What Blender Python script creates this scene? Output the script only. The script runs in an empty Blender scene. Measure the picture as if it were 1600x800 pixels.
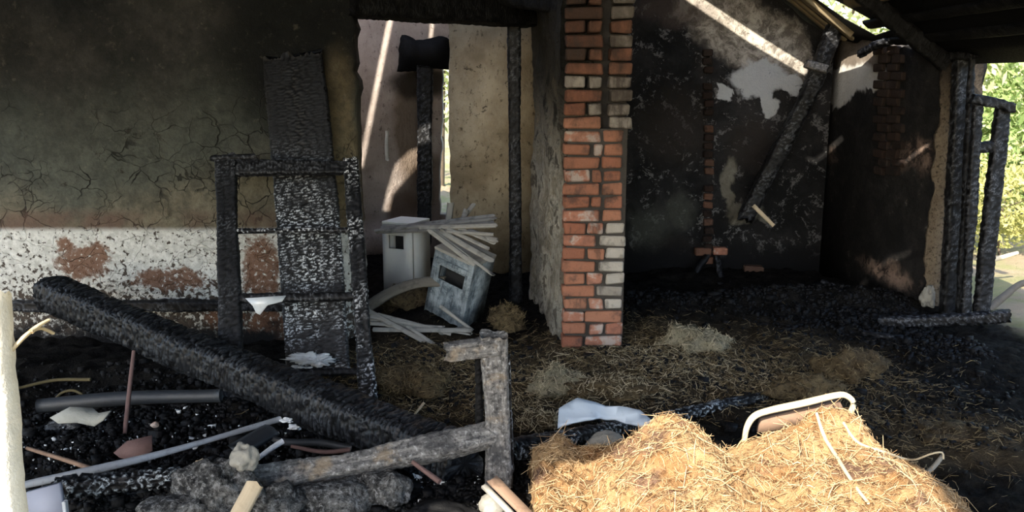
import bpy, bmesh, math, random
import numpy as np
from mathutils import Vector, Matrix, Quaternion
from mathutils.geometry import delaunay_2d_cdt

# ------------------------------------------------------------------ camera, sky, sun, exposure
scene = bpy.context.scene
C = scene.collection
F = 1386.0                       # focal length in pixels of a 1600x800 frame
CAM_Z = 1.6
PITCH = math.atan(275.0 / F)
cam_d = bpy.data.cameras.new('camera')
cam_d.sensor_width = 36.0
cam_d.lens = 36.0 * F / 1600.0
cam_d.clip_start = 0.05
cam_d.clip_end = 300
cam = bpy.data.objects.new('camera', cam_d)
C.objects.link(cam)
cam.location = (0, 0, CAM_Z)
cam.rotation_euler = (math.pi / 2 - PITCH, 0, 0)
scene.camera = cam

SUN = Vector((0.366, 0.715, -0.596)).normalized()      # the way the sunlight travels
world = bpy.data.worlds.new('world')
scene.world = world
world.use_nodes = True
wn = world.node_tree
sky = wn.nodes.new('ShaderNodeTexSky')
sky.sky_type = 'NISHITA'
sky.sun_disc = False
sky.sun_elevation = math.asin(-SUN.z)
sky.sun_rotation = math.atan2(-SUN.x, -SUN.y)
sky.air_density = 1.0
sky.dust_density = 1.5
wn.links.new(sky.outputs[0], wn.nodes['Background'].inputs[0])
wn.nodes['Background'].inputs[1].default_value = 0.62

sun_d = bpy.data.lights.new('sun', 'SUN')
sun_d.energy = 14.0
sun_d.color = (1.0, 0.90, 0.74)
sun_d.angle = math.radians(0.53)
sun = bpy.data.objects.new('sun', sun_d)
C.objects.link(sun)
sun.rotation_mode = 'QUATERNION'
sun.rotation_quaternion = SUN.to_track_quat('-Z', 'Y')
sun.location = (-4, -5, 9)

vs = scene.view_settings
vs.view_transform = 'Standard'
vs.look = 'None'
vs.gamma = 1.0
vs.use_curve_mapping = False
vs.exposure = 0.35

# ------------------------------------------------------------------ rays from the camera to places
_cp, _sp = math.cos(PITCH), math.sin(PITCH)
O = Vector((0, 0, CAM_Z))
def ray(px, py):
    a, b = (px - 800) / F, (400 - py) / F
    return Vector((a, _cp + b * _sp, -_sp + b * _cp))
def P(px, py, Y):
    d = ray(px, py)
    return O + d * (Y / d.y)
def PZ(px, py, z):
    d = ray(px, py)
    return O + d * ((z - CAM_Z) / d.z)
def PP(px, py, p, n):
    d = ray(px, py)
    return O + d * ((Vector(p) - O).dot(n) / d.dot(n))

# ------------------------------------------------------------------ numeric noise
def _h(i, j, k, s):
    n = (i * 374761393 + j * 668265263 + k * 2147483647 + s * 1274126177) & 0x7fffffff
    n = ((n ^ (n >> 13)) * 1274126177) & 0x7fffffff
    n = ((n ^ (n >> 15)) * 668265263) & 0x7fffffff
    return ((n ^ (n >> 16)) & 0xffff) / 65535.0
def vnoise(x, y, z=0.0, s=0):
    x, y, z = np.broadcast_arrays(np.asarray(x, float), np.asarray(y, float), np.asarray(z, float))
    i, j, k = np.floor(x).astype(np.int64), np.floor(y).astype(np.int64), np.floor(z).astype(np.int64)
    u, v, w = x - i, y - j, z - k
    u, v, w = u*u*(3-2*u), v*v*(3-2*v), w*w*(3-2*w)
    r = 0
    for a in (0, 1):
        for b in (0, 1):
            for c in (0, 1):
                r = r + _h(i+a, j+b, k+c, s) * (u if a else 1-u) * (v if b else 1-v) * (w if c else 1-w)
    return r * 2 - 1
def fbm(x, y, z=0.0, s=0, o=4, g=0.5):
    r, a, f = 0, 1.0, 1.0
    for q in range(o):
        r = r + a * vnoise(np.asarray(x)*f, np.asarray(y)*f, np.asarray(z)*f, s + q*17)
        a *= g; f *= 2.03
    return r
def worley(u, v, s=0):
    """distance to the nearest cell border (0 at a crack) and a random number per cell"""
    i, j = np.floor(u).astype(np.int64), np.floor(v).astype(np.int64)
    f1 = np.full(u.shape, 9.0); f2 = np.full(u.shape, 9.0); cid = np.zeros(u.shape)
    for a in (-1, 0, 1):
        for b in (-1, 0, 1):
            cx = i + a + 0.1 + 0.8 * _h(i+a, j+b, 0*i, s)
            cy = j + b + 0.1 + 0.8 * _h(i+a, j+b, 0*i+5, s)
            d = np.hypot(u - cx, v - cy)
            c = _h(i+a, j+b, 0*i+9, s)
            m = d < f1
            f2 = np.where(m, f1, np.minimum(f2, d))
            cid = np.where(m, c, cid)
            f1 = np.where(m, d, f1)
    return f2 - f1, cid
def sstep(a, b, x):
    t = np.clip((np.asarray(x, float) - a) / (b - a), 0, 1)
    return t*t*(3-2*t)

# ------------------------------------------------------------------ object helpers
def tag(o, label, cat, group=None, kind=None):
    o['label'] = label
    o['category'] = cat
    if group: o['group'] = group
    if kind: o['kind'] = kind
    return o
def link(name, me, mat=None, parent=None, loc=None):
    o = bpy.data.objects.new(name, me)
    C.objects.link(o)
    if mat is not None and me is not None:
        me.materials.clear(); me.materials.append(mat)
    if loc is not None: o.location = loc
    if parent is not None: o.parent = parent
    return o
def structure(o, label=None):
    o['kind'] = 'structure'
    if label: o['label'] = label
    return o
def thing(name, label, cat, loc=(0, 0, 0), rot=(0, 0, 0), group=None):
    o = bpy.data.objects.new(name, None)
    C.objects.link(o)
    o.empty_display_size = 0.1
    o.location = loc
    o.rotation_euler = rot
    return tag(o, label, cat, group)
def mesh_np(name, V, faces, smooth=False, uv=None, attrs=None):
    me = bpy.data.meshes.new(name)
    V = np.asarray(V, np.float32)
    if isinstance(faces, np.ndarray):
        nf, k = faces.shape
        loops = faces.astype(np.int32).ravel()
        starts = np.arange(nf, dtype=np.int32) * k
    else:
        loops = np.fromiter((i for f in faces for i in f), np.int32)
        lens = np.fromiter((len(f) for f in faces), np.int32)
        nf = len(lens)
        starts = np.concatenate(([0], np.cumsum(lens)[:-1])).astype(np.int32)
    me.vertices.add(len(V)); me.vertices.foreach_set('co', V.ravel())
    me.loops.add(len(loops)); me.loops.foreach_set('vertex_index', loops)
    me.polygons.add(nf); me.polygons.foreach_set('loop_start', starts)
    me.update(calc_edges=True)
    if uv is not None:
        l = me.uv_layers.new(name='UVMap')
        l.data.foreach_set('uv', np.asarray(uv, np.float32)[loops].ravel())
    for k_, a in (attrs or {}).items():
        at = me.attributes.new(k_, 'FLOAT', 'POINT')
        at.data.foreach_set('value', np.asarray(a, np.float32))
    if smooth:
        me.polygons.foreach_set('use_smooth', np.ones(nf, bool))
    me.validate()
    return me
def join_parts(name, parts, smooth=False):
    """parts: list of (verts, faces)"""
    V, Fc, n = [], [], 0
    for v, f in parts:
        V.extend(v); Fc.extend([tuple(i + n for i in q) for q in f]); n += len(v)
    return mesh_np(name, V, Fc, smooth)

def spline(pts, step):
    """Catmull-Rom resample of 3-D points"""
    pts = [Vector(p) for p in pts]
    if len(pts) == 2:
        n = max(2, int((pts[1]-pts[0]).length / step))
        t = np.linspace(0, 1, n + 1)[:, None]
        return np.array(pts[0]) * (1-t) + np.array(pts[1]) * t, t[:, 0]
    q = [pts[0]*2 - pts[1]] + pts + [pts[-1]*2 - pts[-2]]
    out, par = [], []
    for i in range(1, len(q) - 2):
        n = max(2, int((q[i+1]-q[i]).length / step))
        for k in range(n):
            t = k / n
            a, b, c, d = q[i-1], q[i], q[i+1], q[i+2]
            p = 0.5*((2*b) + (c-a)*t + (2*a-5*b+4*c-d)*t*t + (3*b-a-3*c+d)*t*t*t)
            out.append(p); par.append((i-1+t)/(len(pts)-1))
    out.append(pts[-1]); par.append(1.0)
    return np.array([tuple(p) for p in out]), np.array(par)

def timber_mesh(name, pts, w, h, up=(0, 0, 1), res=0.016, cell=(0.022, 0.055), depth=0.0, k=7.0,
                warp=0.006, taper=(1, 1), jag=0.02, seed=1, nmin=8):
    """A bar along pts, w wide and h high (h along up), with charred cell relief."""
    A, par = spline(pts, res)
    org = A[0].copy()
    A = A - org
    m = len(A)
    T = np.gradient(A, axis=0); T /= np.linalg.norm(T, axis=1)[:, None]
    U = np.array(up, float)[None, :] - T * (T @ np.array(up, float))[:, None]
    U /= np.linalg.norm(U, axis=1)[:, None]
    S = np.cross(T, U)
    per = 2 * (w + h)
    n = max(nmin, int(per / res))
    q = (np.arange(n) + 0.5) / n * per
    x = np.where(q < w, q - w/2, np.where(q < w+h, w/2, np.where(q < 2*w+h, w/2-(q-w-h), -w/2)))
    y = np.where(q < w, -h/2, np.where(q < w+h, q-w-h/2, np.where(q < 2*w+h, h/2, h/2-(q-2*w-h))))
    th = np.arctan2(y/(h/2), x/(w/2))
    r = (np.abs(np.cos(th))**k + np.abs(np.sin(th))**k) ** (-1/k)
    cx, cy = r*np.cos(th)*w/2, r*np.sin(th)*h/2
    L = np.concatenate(([0], np.cumsum(np.linalg.norm(np.diff(A, axis=0), axis=1))))
    uu, vv = np.meshgrid(L, q, indexing='ij')
    # periodic around: fold the seam cell
    nc = max(1, round(per / cell[1]))
    cvv = vv / per * nc
    wob = 0.25 * fbm(uu*30, vv*30, s=seed, o=2)
    d, cid = worley(uu / cell[0] + wob, cvv + wob, seed)
    ridge = sstep(0.02, 0.42, d)
    disp = -depth * (1 - ridge) * (0.6 + 0.8*cid) + depth * 0.6 * (cid - 0.5)
    sc = taper[0] + (taper[1]-taper[0]) * par
    X = cx[None, :] * sc[:, None]; Y = cy[None, :] * sc[:, None]
    warp = min(warp, 0.14*min(w, h))
    lw = fbm(X*4 + 7.1, Y*4, uu*3.0, s=seed+3, o=3)
    disp = disp + warp * lw
    nl = np.hypot(X, Y) + 1e-9
    X = X + disp * X / nl; Y = Y + disp * Y / nl
    ex = np.zeros((m, n))
    ex[0] = -jag * np.abs(fbm(cx*25, cy*25, s=seed+8, o=2)); ex[-1] = jag * np.abs(fbm(cx*25, cy*25, s=seed+9, o=2))
    V = A[:, None, :] + S[:, None, :]*X[..., None] + U[:, None, :]*Y[..., None] + T[:, None, :]*ex[..., None]
    V = V.reshape(-1, 3)
    uv = np.stack([uu.ravel(), vv.ravel()], 1)
    rid = ridge.ravel()
    i = np.arange(m-1)[:, None] * n; j = np.arange(n)[None, :]; j2 = (j+1) % n
    Fq = np.stack([i+j, i+n+j, i+n+j2, i+j2], -1).reshape(-1, 4)[:, ::-1]
    faces = [tuple(f) for f in Fq]
    Vl, ul, rl = [V], [uv], [rid]
    base = m*n
    for e, sgn in ((0, -1), (m-1, 1)):
        ring = V[e*n:(e+1)*n]
        cen = ring.mean(0)
        mid = cen + (ring-cen)*0.55 - T[e]*sgn*0.004 + T[e]*sgn*0.35*jag*fbm(cx*40, cy*40, s=seed+5+e, o=2)[:, None]
        Vl += [mid, cen[None]]; ul += [uv[e*n:(e+1)*n] + 0.013, uv[e*n:e*n+1]]; rl += [rid[e*n:(e+1)*n], rid[e*n:e*n+1]]
        for a in range(n):
            b = (a+1) % n
            f1 = (e*n+a, e*n+b, base+b, base+a); f2 = (base+a, base+b, base+n)
            if sgn < 0: f1, f2 = f1[::-1], f2[::-1]
            faces += [f1[::-1], f2[::-1]] if True else []
        base += n+1
    me = mesh_np(name, np.concatenate(Vl), faces, smooth=True, uv=np.concatenate(ul), attrs={'ridge': np.concatenate(rl)})
    return me, Vector(org)
def timber(name, pts, w, h, mat, parent=None, **kw):
    me, org = timber_mesh(name, pts, w, h, **kw)
    return link(name, me, mat, parent, org)

def slab(name, outer, holes, frame, thick, mat=None, parent=None, zfun=None, edge_extra=()):
    """polygon with holes in the plane frame=(origin, ex, ey, normal), thickened along -normal"""
    o, ex, ey, nn = [Vector(v) for v in frame]
    vs_, es = [], []
    for loop in [outer] + list(holes):
        b = len(vs_)
        vs_ += [Vector(p) for p in loop]
        es += [(b+i, b+(i+1) % len(loop)) for i in range(len(loop))]
    for a, b_ in edge_extra:
        vs_ += [Vector(a), Vector(b_)]; es.append((len(vs_)-2, len(vs_)-1))
    r = delaunay_2d_cdt(vs_, es, [], 0, 1e-5)
    v2, fs = r[0], r[2]
    def inside(p, poly):
        c = False
        for i in range(len(poly)):
            a, b = poly[i], poly[i-1]
            if (a[1] > p[1]) != (b[1] > p[1]) and p[0] < (b[0]-a[0])*(p[1]-a[1])/(b[1]-a[1]) + a[0]: c = not c
        return c
    keep = []
    for f in fs:
        g = [sum(v2[i][0] for i in f)/3, sum(v2[i][1] for i in f)/3]
        if inside(g, outer) and not any(inside(g, h) for h in holes):
            a, b, c = [v2[i] for i in f]
            if (b[0]-a[0])*(c[1]-a[1]) - (b[1]-a[1])*(c[0]-a[0]) < 0: f = f[::-1]
            keep.append(tuple(f))
    used = sorted({i for f in keep for i in f}); rm = {u: k for k, u in enumerate(used)}
    v2 = [v2[u] for u in used]; keep = [tuple(rm[i] for i in f) for f in keep]
    n = len(v2)
    top = [o + ex*p[0] + ey*p[1] + (nn*zfun(p[0], p[1]) if zfun else Vector()) for p in v2]
    V = top + [p - nn*thick for p in top]
    cnt = {}
    for f in keep:
        for i in range(3):
            cnt.setdefault(tuple(sorted((f[i], f[(i+1) % 3]))), []).append((f[i], f[(i+1) % 3]))
    faces = list(keep) + [tuple(i+n for i in f[::-1]) for f in keep]
    for e in cnt.values():
        if len(e) == 1:
            a, b = e[0]
            faces.append((b, a, a+n, b+n))
    if (ex.cross(ey)).dot(nn) < 0: faces = [f[::-1] for f in faces]
    me = mesh_np(name, [tuple(v) for v in V], faces)
    return link(name, me, mat, parent)

def ragged(pts, step=0.05, amp=0.015, seed=0, skip=()):
    """subdivide a closed 2-D outline and roughen it; skip: indices of sides left straight"""
    out = []
    for i in range(len(pts)):
        a, b = np.array(pts[i], float), np.array(pts[(i+1) % len(pts)], float)
        L = np.linalg.norm(b-a)
        n = 1 if i in skip else max(1, int(L/step))
        nrm = np.array([b[1]-a[1], a[0]-b[0]]) / max(L, 1e-6)
        for k in range(n):
            p = a + (b-a)*k/n
            if k: p = p + nrm*amp*float(fbm(p[0]*9+seed, p[1]*9, s=seed, o=3))
            out.append((float(p[0]), float(p[1])))
    return out

def box_mesh(name, sx, sy, sz, bev=0.0, jit=0.0, seed=0, seg=1):
    """a box centred on its base"""
    bm = bmesh.new()
    bmesh.ops.create_cube(bm, size=1)
    rr = random.Random(seed)
    for v in bm.verts:
        v.co = Vector((v.co.x*sx, v.co.y*sy, (v.co.z+0.5)*sz))
        v.co += Vector((rr.uniform(-1, 1), rr.uniform(-1, 1), rr.uniform(-1, 1))) * jit
    if bev: bmesh.ops.bevel(bm, geom=list(bm.edges), offset=bev, segments=seg, affect='EDGES', profile=0.5)
    me = bpy.data.meshes.new(name); bm.to_mesh(me); bm.free()
    return me
def lump_mesh(name, rx, ry, rz, seed=0, rough=0.25, freq=2.0, sub=4, flat=-0.35, facet=0.0):
    bm = bmesh.new()
    bmesh.ops.create_icosphere(bm, subdivisions=sub, radius=1)
    A = np.array([tuple(v.co) for v in bm.verts])
    d = 1 + rough*fbm(A[:, 0]*freq+seed, A[:, 1]*freq, A[:, 2]*freq, s=seed, o=4)
    d = d + 0.22*rough*fbm(A[:, 0]*freq*5+seed, A[:, 1]*freq*5, A[:, 2]*freq*5, s=seed+50, o=3)
    if facet:
        rs = np.random.RandomState(seed)
        D = rs.normal(size=(14, 3)); D /= np.linalg.norm(D, axis=1)[:, None]
        lim = 0.72 + 0.2*rs.rand(14)
        pr = A @ D.T
        cut = np.min(np.where(pr > 0.05, lim[None]/np.maximum(pr, 0.05), 9), axis=1)
        d = np.where(cut < d, d + (cut-d)*facet, d)
    A = A*d[:, None]
    A[:, 2] = np.maximum(A[:, 2], flat)
    A *= np.array([rx, ry, rz])
    for v, a in zip(bm.verts, A): v.co = a
    for f in bm.faces: f.smooth = True
    me = bpy.data.meshes.new(name); bm.to_mesh(me); bm.free()
    return me

def fibres(name, pos, nrm, length, width, seed, mat, parent=None, lift=0.5, curl=0.35):
    """loose straws: thin three-sided bent stalks lying on points pos with normals nrm"""
    rs = np.random.RandomState(seed)
    n = len(pos)
    d = rs.normal(size=(n, 3)); d -= nrm*np.sum(d*nrm, 1)[:, None]
    d /= np.linalg.norm(d, axis=1)[:, None]+1e-9
    d = d + nrm*(np.abs(rs.normal(size=n))*lift)[:, None]
    d /= np.linalg.norm(d, axis=1)[:, None]
    L = length*(0.35 + rs.rand(n)*1.1)
    side = np.cross(d, nrm); side /= np.linalg.norm(side, axis=1)[:, None]+1e-9
    bend = (side*rs.normal(size=n)[:, None] + nrm*rs.normal(size=n)[:, None])*curl
    W = width*(0.5 + rs.rand(n))
    up = np.cross(side, d)
    V = np.zeros((n, 9, 3))
    for k in range(3):
        t = k/2 - 0.5
        c = pos + d*(L*t)[:, None] + bend*(L*(t*t-0.1))[:, None] + nrm*(W*0.4)[:, None]
        for a in range(3):
            an = a*2.0944
            V[:, k*3+a] = c + (side*math.cos(an) + up*math.sin(an))*(W*(1 if k == 1 else 0.6))[:, None]
    f = []
    for k in range(2):
        for a in range(3):
            b = (a+1) % 3
            f.append((k*3+a, k*3+b, k*3+3+b, k*3+3+a))
    f = np.array(f)
    faces = (np.arange(n)[:, None, None]*9 + f[None]).reshape(-1, 4)
    tone = np.repeat(rs.rand(n), 9)
    me = mesh_np(name, V.reshape(-1, 3), faces, attrs={'tone': tone})
    return link(name, me, mat, parent)
# ------------------------------------------------------------------ materials
class Mat:
    def __init__(s, name):
        s.m = bpy.data.materials.new(name); s.m.use_nodes = True
        s.t = s.m.node_tree; s.b = s.t.nodes['Principled BSDF']; s.o = s.t.nodes['Material Output']
    def node(s, ty, ins=None, **kw):
        n = s.t.nodes.new(ty)
        for k, v in kw.items(): setattr(n, k, v)
        for k, v in (ins or {}).items(): s.put(n.inputs[k], v)
        return n
    def put(s, sock, v):
        if isinstance(v, bpy.types.NodeSocket): s.t.links.new(v, sock)
        elif isinstance(v, (tuple, list)):
            sock.default_value = tuple(v) + ((1,) if len(v) == 3 and len(sock.default_value) == 4 else ())
        else: sock.default_value = v
    def pos(s): return s.node('ShaderNodeNewGeometry').outputs['Position']
    def obj(s): return s.node('ShaderNodeTexCoord').outputs['Object']
    def uv(s): return s.node('ShaderNodeTexCoord').outputs['UV']
    def rnd(s): return s.node('ShaderNodeObjectInfo').outputs['Random']
    def attr(s, n): return s.node('ShaderNodeAttribute', attribute_name=n).outputs['Fac']
    def math(s, op, a, b=0.0, clamp=False):
        return s.node('ShaderNodeMath', {0: a, 1: b}, operation=op, use_clamp=clamp).outputs[0]
    def add(s, a, b): return s.math('ADD', a, b)
    def mul(s, a, b): return s.math('MULTIPLY', a, b)
    def mx(s, a, b): return s.math('MAXIMUM', a, b)
    def inv(s, a): return s.math('SUBTRACT', 1.0, a)
    def mix(s, f, a, b):
        n = s.t.nodes.new('ShaderNodeMix'); n.data_type = 'RGBA'; n.clamp_factor = True
        s.put(n.inputs[0], f); s.put(n.inputs[6], a); s.put(n.inputs[7], b)
        return n.outputs[2]
    def sc(s, v, k): return s.node('ShaderNodeMapping', {'Vector': v, 'Scale': k}).outputs[0]
    def noise(s, v, scale, detail=5, rough=0.6, dist=0.0):
        return s.node('ShaderNodeTexNoise', {'Vector': v, 'Scale': scale, 'Detail': detail, 'Roughness': rough, 'Distortion': dist}).outputs['Fac']
    def noisec(s, v, scale, detail=3):
        return s.node('ShaderNodeTexNoise', {'Vector': v, 'Scale': scale, 'Detail': detail}).outputs['Color']
    def voro(s, v, scale, feature='DISTANCE_TO_EDGE', out='Distance', rnd=1.0):
        return s.node('ShaderNodeTexVoronoi', {'Vector': v, 'Scale': scale, 'Randomness': rnd}, feature=feature).outputs[out]
    def mr(s, v, a, b, c=0.0, d=1.0):
        return s.node('ShaderNodeMapRange', {0: v, 1: a, 2: b, 3: c, 4: d}, interpolation_type='SMOOTHSTEP').outputs[0]
    def sep(s, v): return s.node('ShaderNodeSeparateXYZ', {0: v}).outputs
    def warp(s, v, scale, amt):
        c = s.noisec(v, scale)
        c2 = s.node('ShaderNodeVectorMath', {0: c, 1: (0.5, 0.5, 0.5)}, operation='SUBTRACT').outputs[0]
        c3 = s.node('ShaderNodeVectorMath', {0: c2, 'Scale': amt}, operation='SCALE').outputs[0]
        return s.node('ShaderNodeVectorMath', {0: v, 1: c3}, operation='ADD').outputs[0]
    def blob(s, v, cen, rad, soft=0.5):
        """1 inside an ellipsoid (radius 0 = endless along that axis), 0 outside; soft edge width"""
        sc = tuple(1/r if r else 0.0 for r in rad)
        d = s.node('ShaderNodeVectorMath', {0: v, 1: tuple(cen)}, operation='SUBTRACT').outputs[0]
        d = s.node('ShaderNodeVectorMath', {0: d, 1: sc}, operation='MULTIPLY').outputs[0]
        l = s.node('ShaderNodeVectorMath', {0: d}, operation='LENGTH').outputs['Value']
        return s.mr(l, 1+soft*0.5, 1-soft*0.5)
    def bump(s, h, strength=0.5, dist=0.01, prev=None):
        ins = {'Height': h, 'Strength': strength, 'Distance': dist}
        if prev is not None: ins['Normal'] = prev
        return s.node('ShaderNodeBump', ins).outputs[0]
    def done(s, col, rough=0.9, normal=None, spec=0.3, **kw):
        s.put(s.b.inputs['Base Color'], col); s.put(s.b.inputs['Roughness'], rough)
        s.put(s.b.inputs['Specular IOR Level'], spec)
        if normal is not None: s.put(s.b.inputs['Normal'], normal)
        for k, v in kw.items(): s.put(s.b.inputs[k.replace('_', ' ')], v)
        return s.m

def char_mat(name, ash=0.25, ashcol=(0.30, 0.31, 0.32), base=(0.0045, 0.0047, 0.0055), rough=0.42, brown=0.0, fine=1.0, ztop=None, spec=0.13):
    m = Mat(name)
    uv = m.uv(); p = m.obj(); rd = m.attr('ridge')
    n1 = m.noise(p, 4.5, 4); n2 = m.noise(p, 110, 4, 0.65); n3 = m.noise(m.sc(uv, (60, 12, 1)), 2.0, 4, 0.7)
    a = m.mul(m.mul(m.mr(n1, 0.36, 0.62), m.mr(n2, 0.42, 0.60)), m.mr(rd, 0.45, 0.98))
    if ztop:
        a = m.mul(a, m.mr(m.sep(m.pos())[2], ztop[1], ztop[0]))
    col = m.mix(n2, base, tuple(c*2.6 for c in base))
    if brown: col = m.mix(m.mul(m.mr(m.noise(p, 3, 4), 0.5, 0.62), brown), col, (0.075, 0.048, 0.030))
    col = m.mix(m.math('MULTIPLY', a, ash*2.2, True), col, ashcol)
    col = m.mix(m.mul(m.mr(rd, 0.5, 0.1), 0.9), col, (0.002, 0.002, 0.002))  # cracks blackened against greyer ridges, painting shade into the relief
    if fine:
        v = m.voro(m.sc(m.warp(uv, 20, 0.02), (1, 0.42, 1)), 42*fine)
        nb = m.bump(m.add(m.mul(m.mr(v, 0.0, 0.22), 0.6), m.mul(n3, 0.3)), 0.6, 0.006)
    else:
        nb = m.bump(n3, 0.35, 0.004)
    nb = m.bump(n2, 0.25, 0.003, nb)
    return m.done(col, m.mr(n2, 0.3, 0.7, rough-0.08, rough+0.22), nb, spec=spec)

MT = {}
MT['char'] = char_mat('charred_wood', 0.14, ashcol=(0.22, 0.235, 0.26), fine=0)
MT['char_deep'] = char_mat('deep_charred_wood', 0.02, base=(.0028, .0028, .003), rough=0.65, spec=.12)
MT['char_ash'] = char_mat('ashy_charred_wood', 0.50, ashcol=(0.44, 0.46, 0.49), rough=0.36, fine=0)
MT['char_plank'] = char_mat('charred_plank_wood', 0.46, ashcol=(0.42, 0.45, 0.48), rough=0.38, fine=0, ztop=(0.75, 1.35))
MT['char_beam'] = char_mat('charred_beam_wood', 0.24, ashcol=(0.062, 0.071, 0.082), base=(0.0045, 0.005, 0.006), rough=0.36, spec=.17, fine=0)
MT['char_log'] = char_mat('cracked_charred_log', 0.5, ashcol=(0.30, 0.34, 0.37), rough=0.38, fine=0)
MT['char_rust'] = char_mat('brown_charred_wood', 0.15, brown=0.8, fine=0)

def grey_wood():
    m = Mat('ash_grey_burnt_wood')
    uv = m.uv(); p = m.obj()
    n1 = m.noise(m.sc(uv, (6, 40, 1)), 1.5, 5, 0.65); n2 = m.noise(p, 55, 5, 0.7); n3 = m.noise(p, 7, 4)
    col = m.mix(m.mr(n1, 0.3, 0.7), (0.045, 0.045, 0.047), (0.17, 0.165, 0.16))
    col = m.mix(m.mr(n2, 0.52, 0.72), col, (0.34, 0.34, 0.34))
    col = m.mix(m.mul(m.mr(n2, 0.48, 0.36), 0.8), col, (0.012, 0.012, 0.013))
    col = m.mix(m.mul(m.mr(n3, 0.55, 0.66), 0.6), col, (0.20, 0.15, 0.095))
    col = m.mix(m.mul(m.mr(n3, 0.44, 0.36), 0.65), col, (0.016, 0.017, 0.02))
    nb = m.bump(m.add(n1, m.mul(n2, 0.8)), 0.9, 0.008)
    return m.done(col, 0.8, nb)
MT['grey_wood'] = grey_wood()

def lath_mat(name, c1, c2):
    m = Mat(name)
    p = m.obj(); uv = m.uv()
    n1 = m.noise(m.sc(uv, (4, 160, 1)), 1.2, 4, 0.6); n2 = m.noise(p, 14, 4)
    col = m.mix(n1, c1, c2)
    col = m.mix(m.mul(m.mr(n2, 0.5, 0.7), 0.6), col, tuple(c*0.35 for c in c1))
    col = m.mix(m.mul(m.rnd(), 0.45), col, tuple(c*0.55 for c in c2))
    return m.done(col, 0.85, m.bump(n1, 0.5, 0.003))
MT['lath'] = lath_mat('weathered_grey_lath', (0.12, 0.115, 0.10), (0.36, 0.35, 0.32))
MT['lath_dark'] = lath_mat('dark_weathered_board', (0.05, 0.045, 0.038), (0.20, 0.18, 0.15))
MT['board'] = lath_mat('raw_yellow_board', (0.34, 0.26, 0.16), (0.52, 0.44, 0.32))
MT['brown_board'] = lath_mat('brown_board', (0.13, 0.08, 0.055), (0.23, 0.155, 0.11))
MT['roof_board'] = lath_mat('smoky_roof_board', (0.10, 0.075, 0.045), (0.24, 0.19, 0.11))

def simple(name, c, rough=0.8, var=0.35, nscale=12, bump=0.4, dark=(0.02, 0.02, 0.02), stain=0.4, metal=0.0, spec=0.3):
    m = Mat(name)
    p = m.obj()
    n1 = m.noise(p, nscale, 6, 0.65); n2 = m.noise(p, nscale*6, 4, 0.7)
    col = m.mix(n1, tuple(x*(1-var) for x in c), tuple(min(1, x*(1+var)) for x in c))
    col = m.mix(m.mul(m.mr(n1, 0.55, 0.75), stain), col, dark)
    col = m.mix(m.mul(m.mr(n2, 0.58, 0.72), stain*0.8), col, dark)
    return m.done(col, rough, m.bump(m.add(n1, m.mul(n2, 0.5)), bump, 0.01), spec=spec, Metallic=metal)
def ashy():
    m = Mat('ashy_stone')
    p = m.obj()
    n1 = m.noise(p, 9, 6, 0.7); n2 = m.noise(m.warp(p, 30, .03), 48, 5, 0.75); n3 = m.noise(p, 120, 3, .7)
    col = m.mix(m.mr(n1, 0.35, 0.65), (0.012, 0.0125, 0.014), (0.12, 0.12, 0.118))
    col = m.mix(m.mul(m.mr(n2, 0.5, 0.62), 0.8), col, (0.25, 0.255, 0.26))
    col = m.mix(m.mul(m.mr(n2, 0.48, 0.38), 0.85), col, (0.008, 0.008, 0.009))
    return m.done(col, 0.95, m.bump(m.add(n1, m.add(n2, m.mul(n3, .4))), 1.0, 0.02), spec=.2)
MT['ash_stone'] = ashy()
MT['stone'] = simple('pale_stone', (0.19, 0.185, 0.165), 0.95, 0.35, 8, 0.7, (0.05, 0.05, 0.045), 0.4)
MT['white_stone'] = simple('limewashed_stone', (0.42, 0.42, 0.38), 0.95, 0.3, 10, 0.7, (0.12, 0.12, 0.11), 0.5)
MT['white_paint'] = simple('aged_white_paint', (0.74, 0.75, 0.70), 0.7, 0.08, 5, 0.1, (0.36, 0.38, 0.34), 0.3)
def grey_paint():
    m = Mat('weathered_blue_grey_paint')
    p = m.obj()
    n1 = m.noise(m.warp(p, 6, .1), 8, 6, 0.7); n2 = m.noise(m.sc(p, (60, 60, 5)), 1.0, 5, .7); n3 = m.noise(p, 60, 4, .7)
    col = m.mix(m.mr(n1, .35, .65), (0.055, 0.075, 0.09), (0.27, 0.31, 0.33))
    col = m.mix(m.mul(m.mr(n2, .5, .66), .75), col, (0.03, 0.035, 0.04))
    col = m.mix(m.mul(m.mr(n3, .58, .68), .6), col, (0.36, 0.39, 0.40))
    return m.done(col, .8, m.bump(m.add(n2, n3), .5, .006))
MT['grey_paint'] = grey_paint()
MT['sheet'] = simple('blue_grey_sheet', (0.40, 0.47, 0.55), 0.6, 0.12, 6, 0.15, (0.15, 0.17, 0.2), 0.25)
MT['panel'] = simple('lavender_grey_panel', (0.20, 0.215, 0.27), 0.6, 0.1, 4, 0.1, (0.06, 0.06, 0.07), 0.2)
MT['rag'] = simple('ashy_rag', (0.27, 0.27, 0.24), 0.95, 0.3, 20, 0.4, (0.06, 0.06, 0.055), 0.5)
MT['rust'] = simple('rusty_iron', (0.10, 0.06, 0.055), 0.8, 0.3, 30, 0.3, (0.04, 0.03, 0.03), 0.4)
MT['pipe'] = simple('steel_pipe', (0.34, 0.36, 0.39), 0.4, 0.3, 14, 0.2, (0.09, 0.08, 0.07), 0.6, metal=0.0, spec=0.5)
MT['dark_iron'] = simple('sooty_iron', (0.016, 0.019, 0.023), 0.55, 0.3, 14, 0.3, (0.008, 0.008, 0.01), 0.6, spec=0.5)
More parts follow.
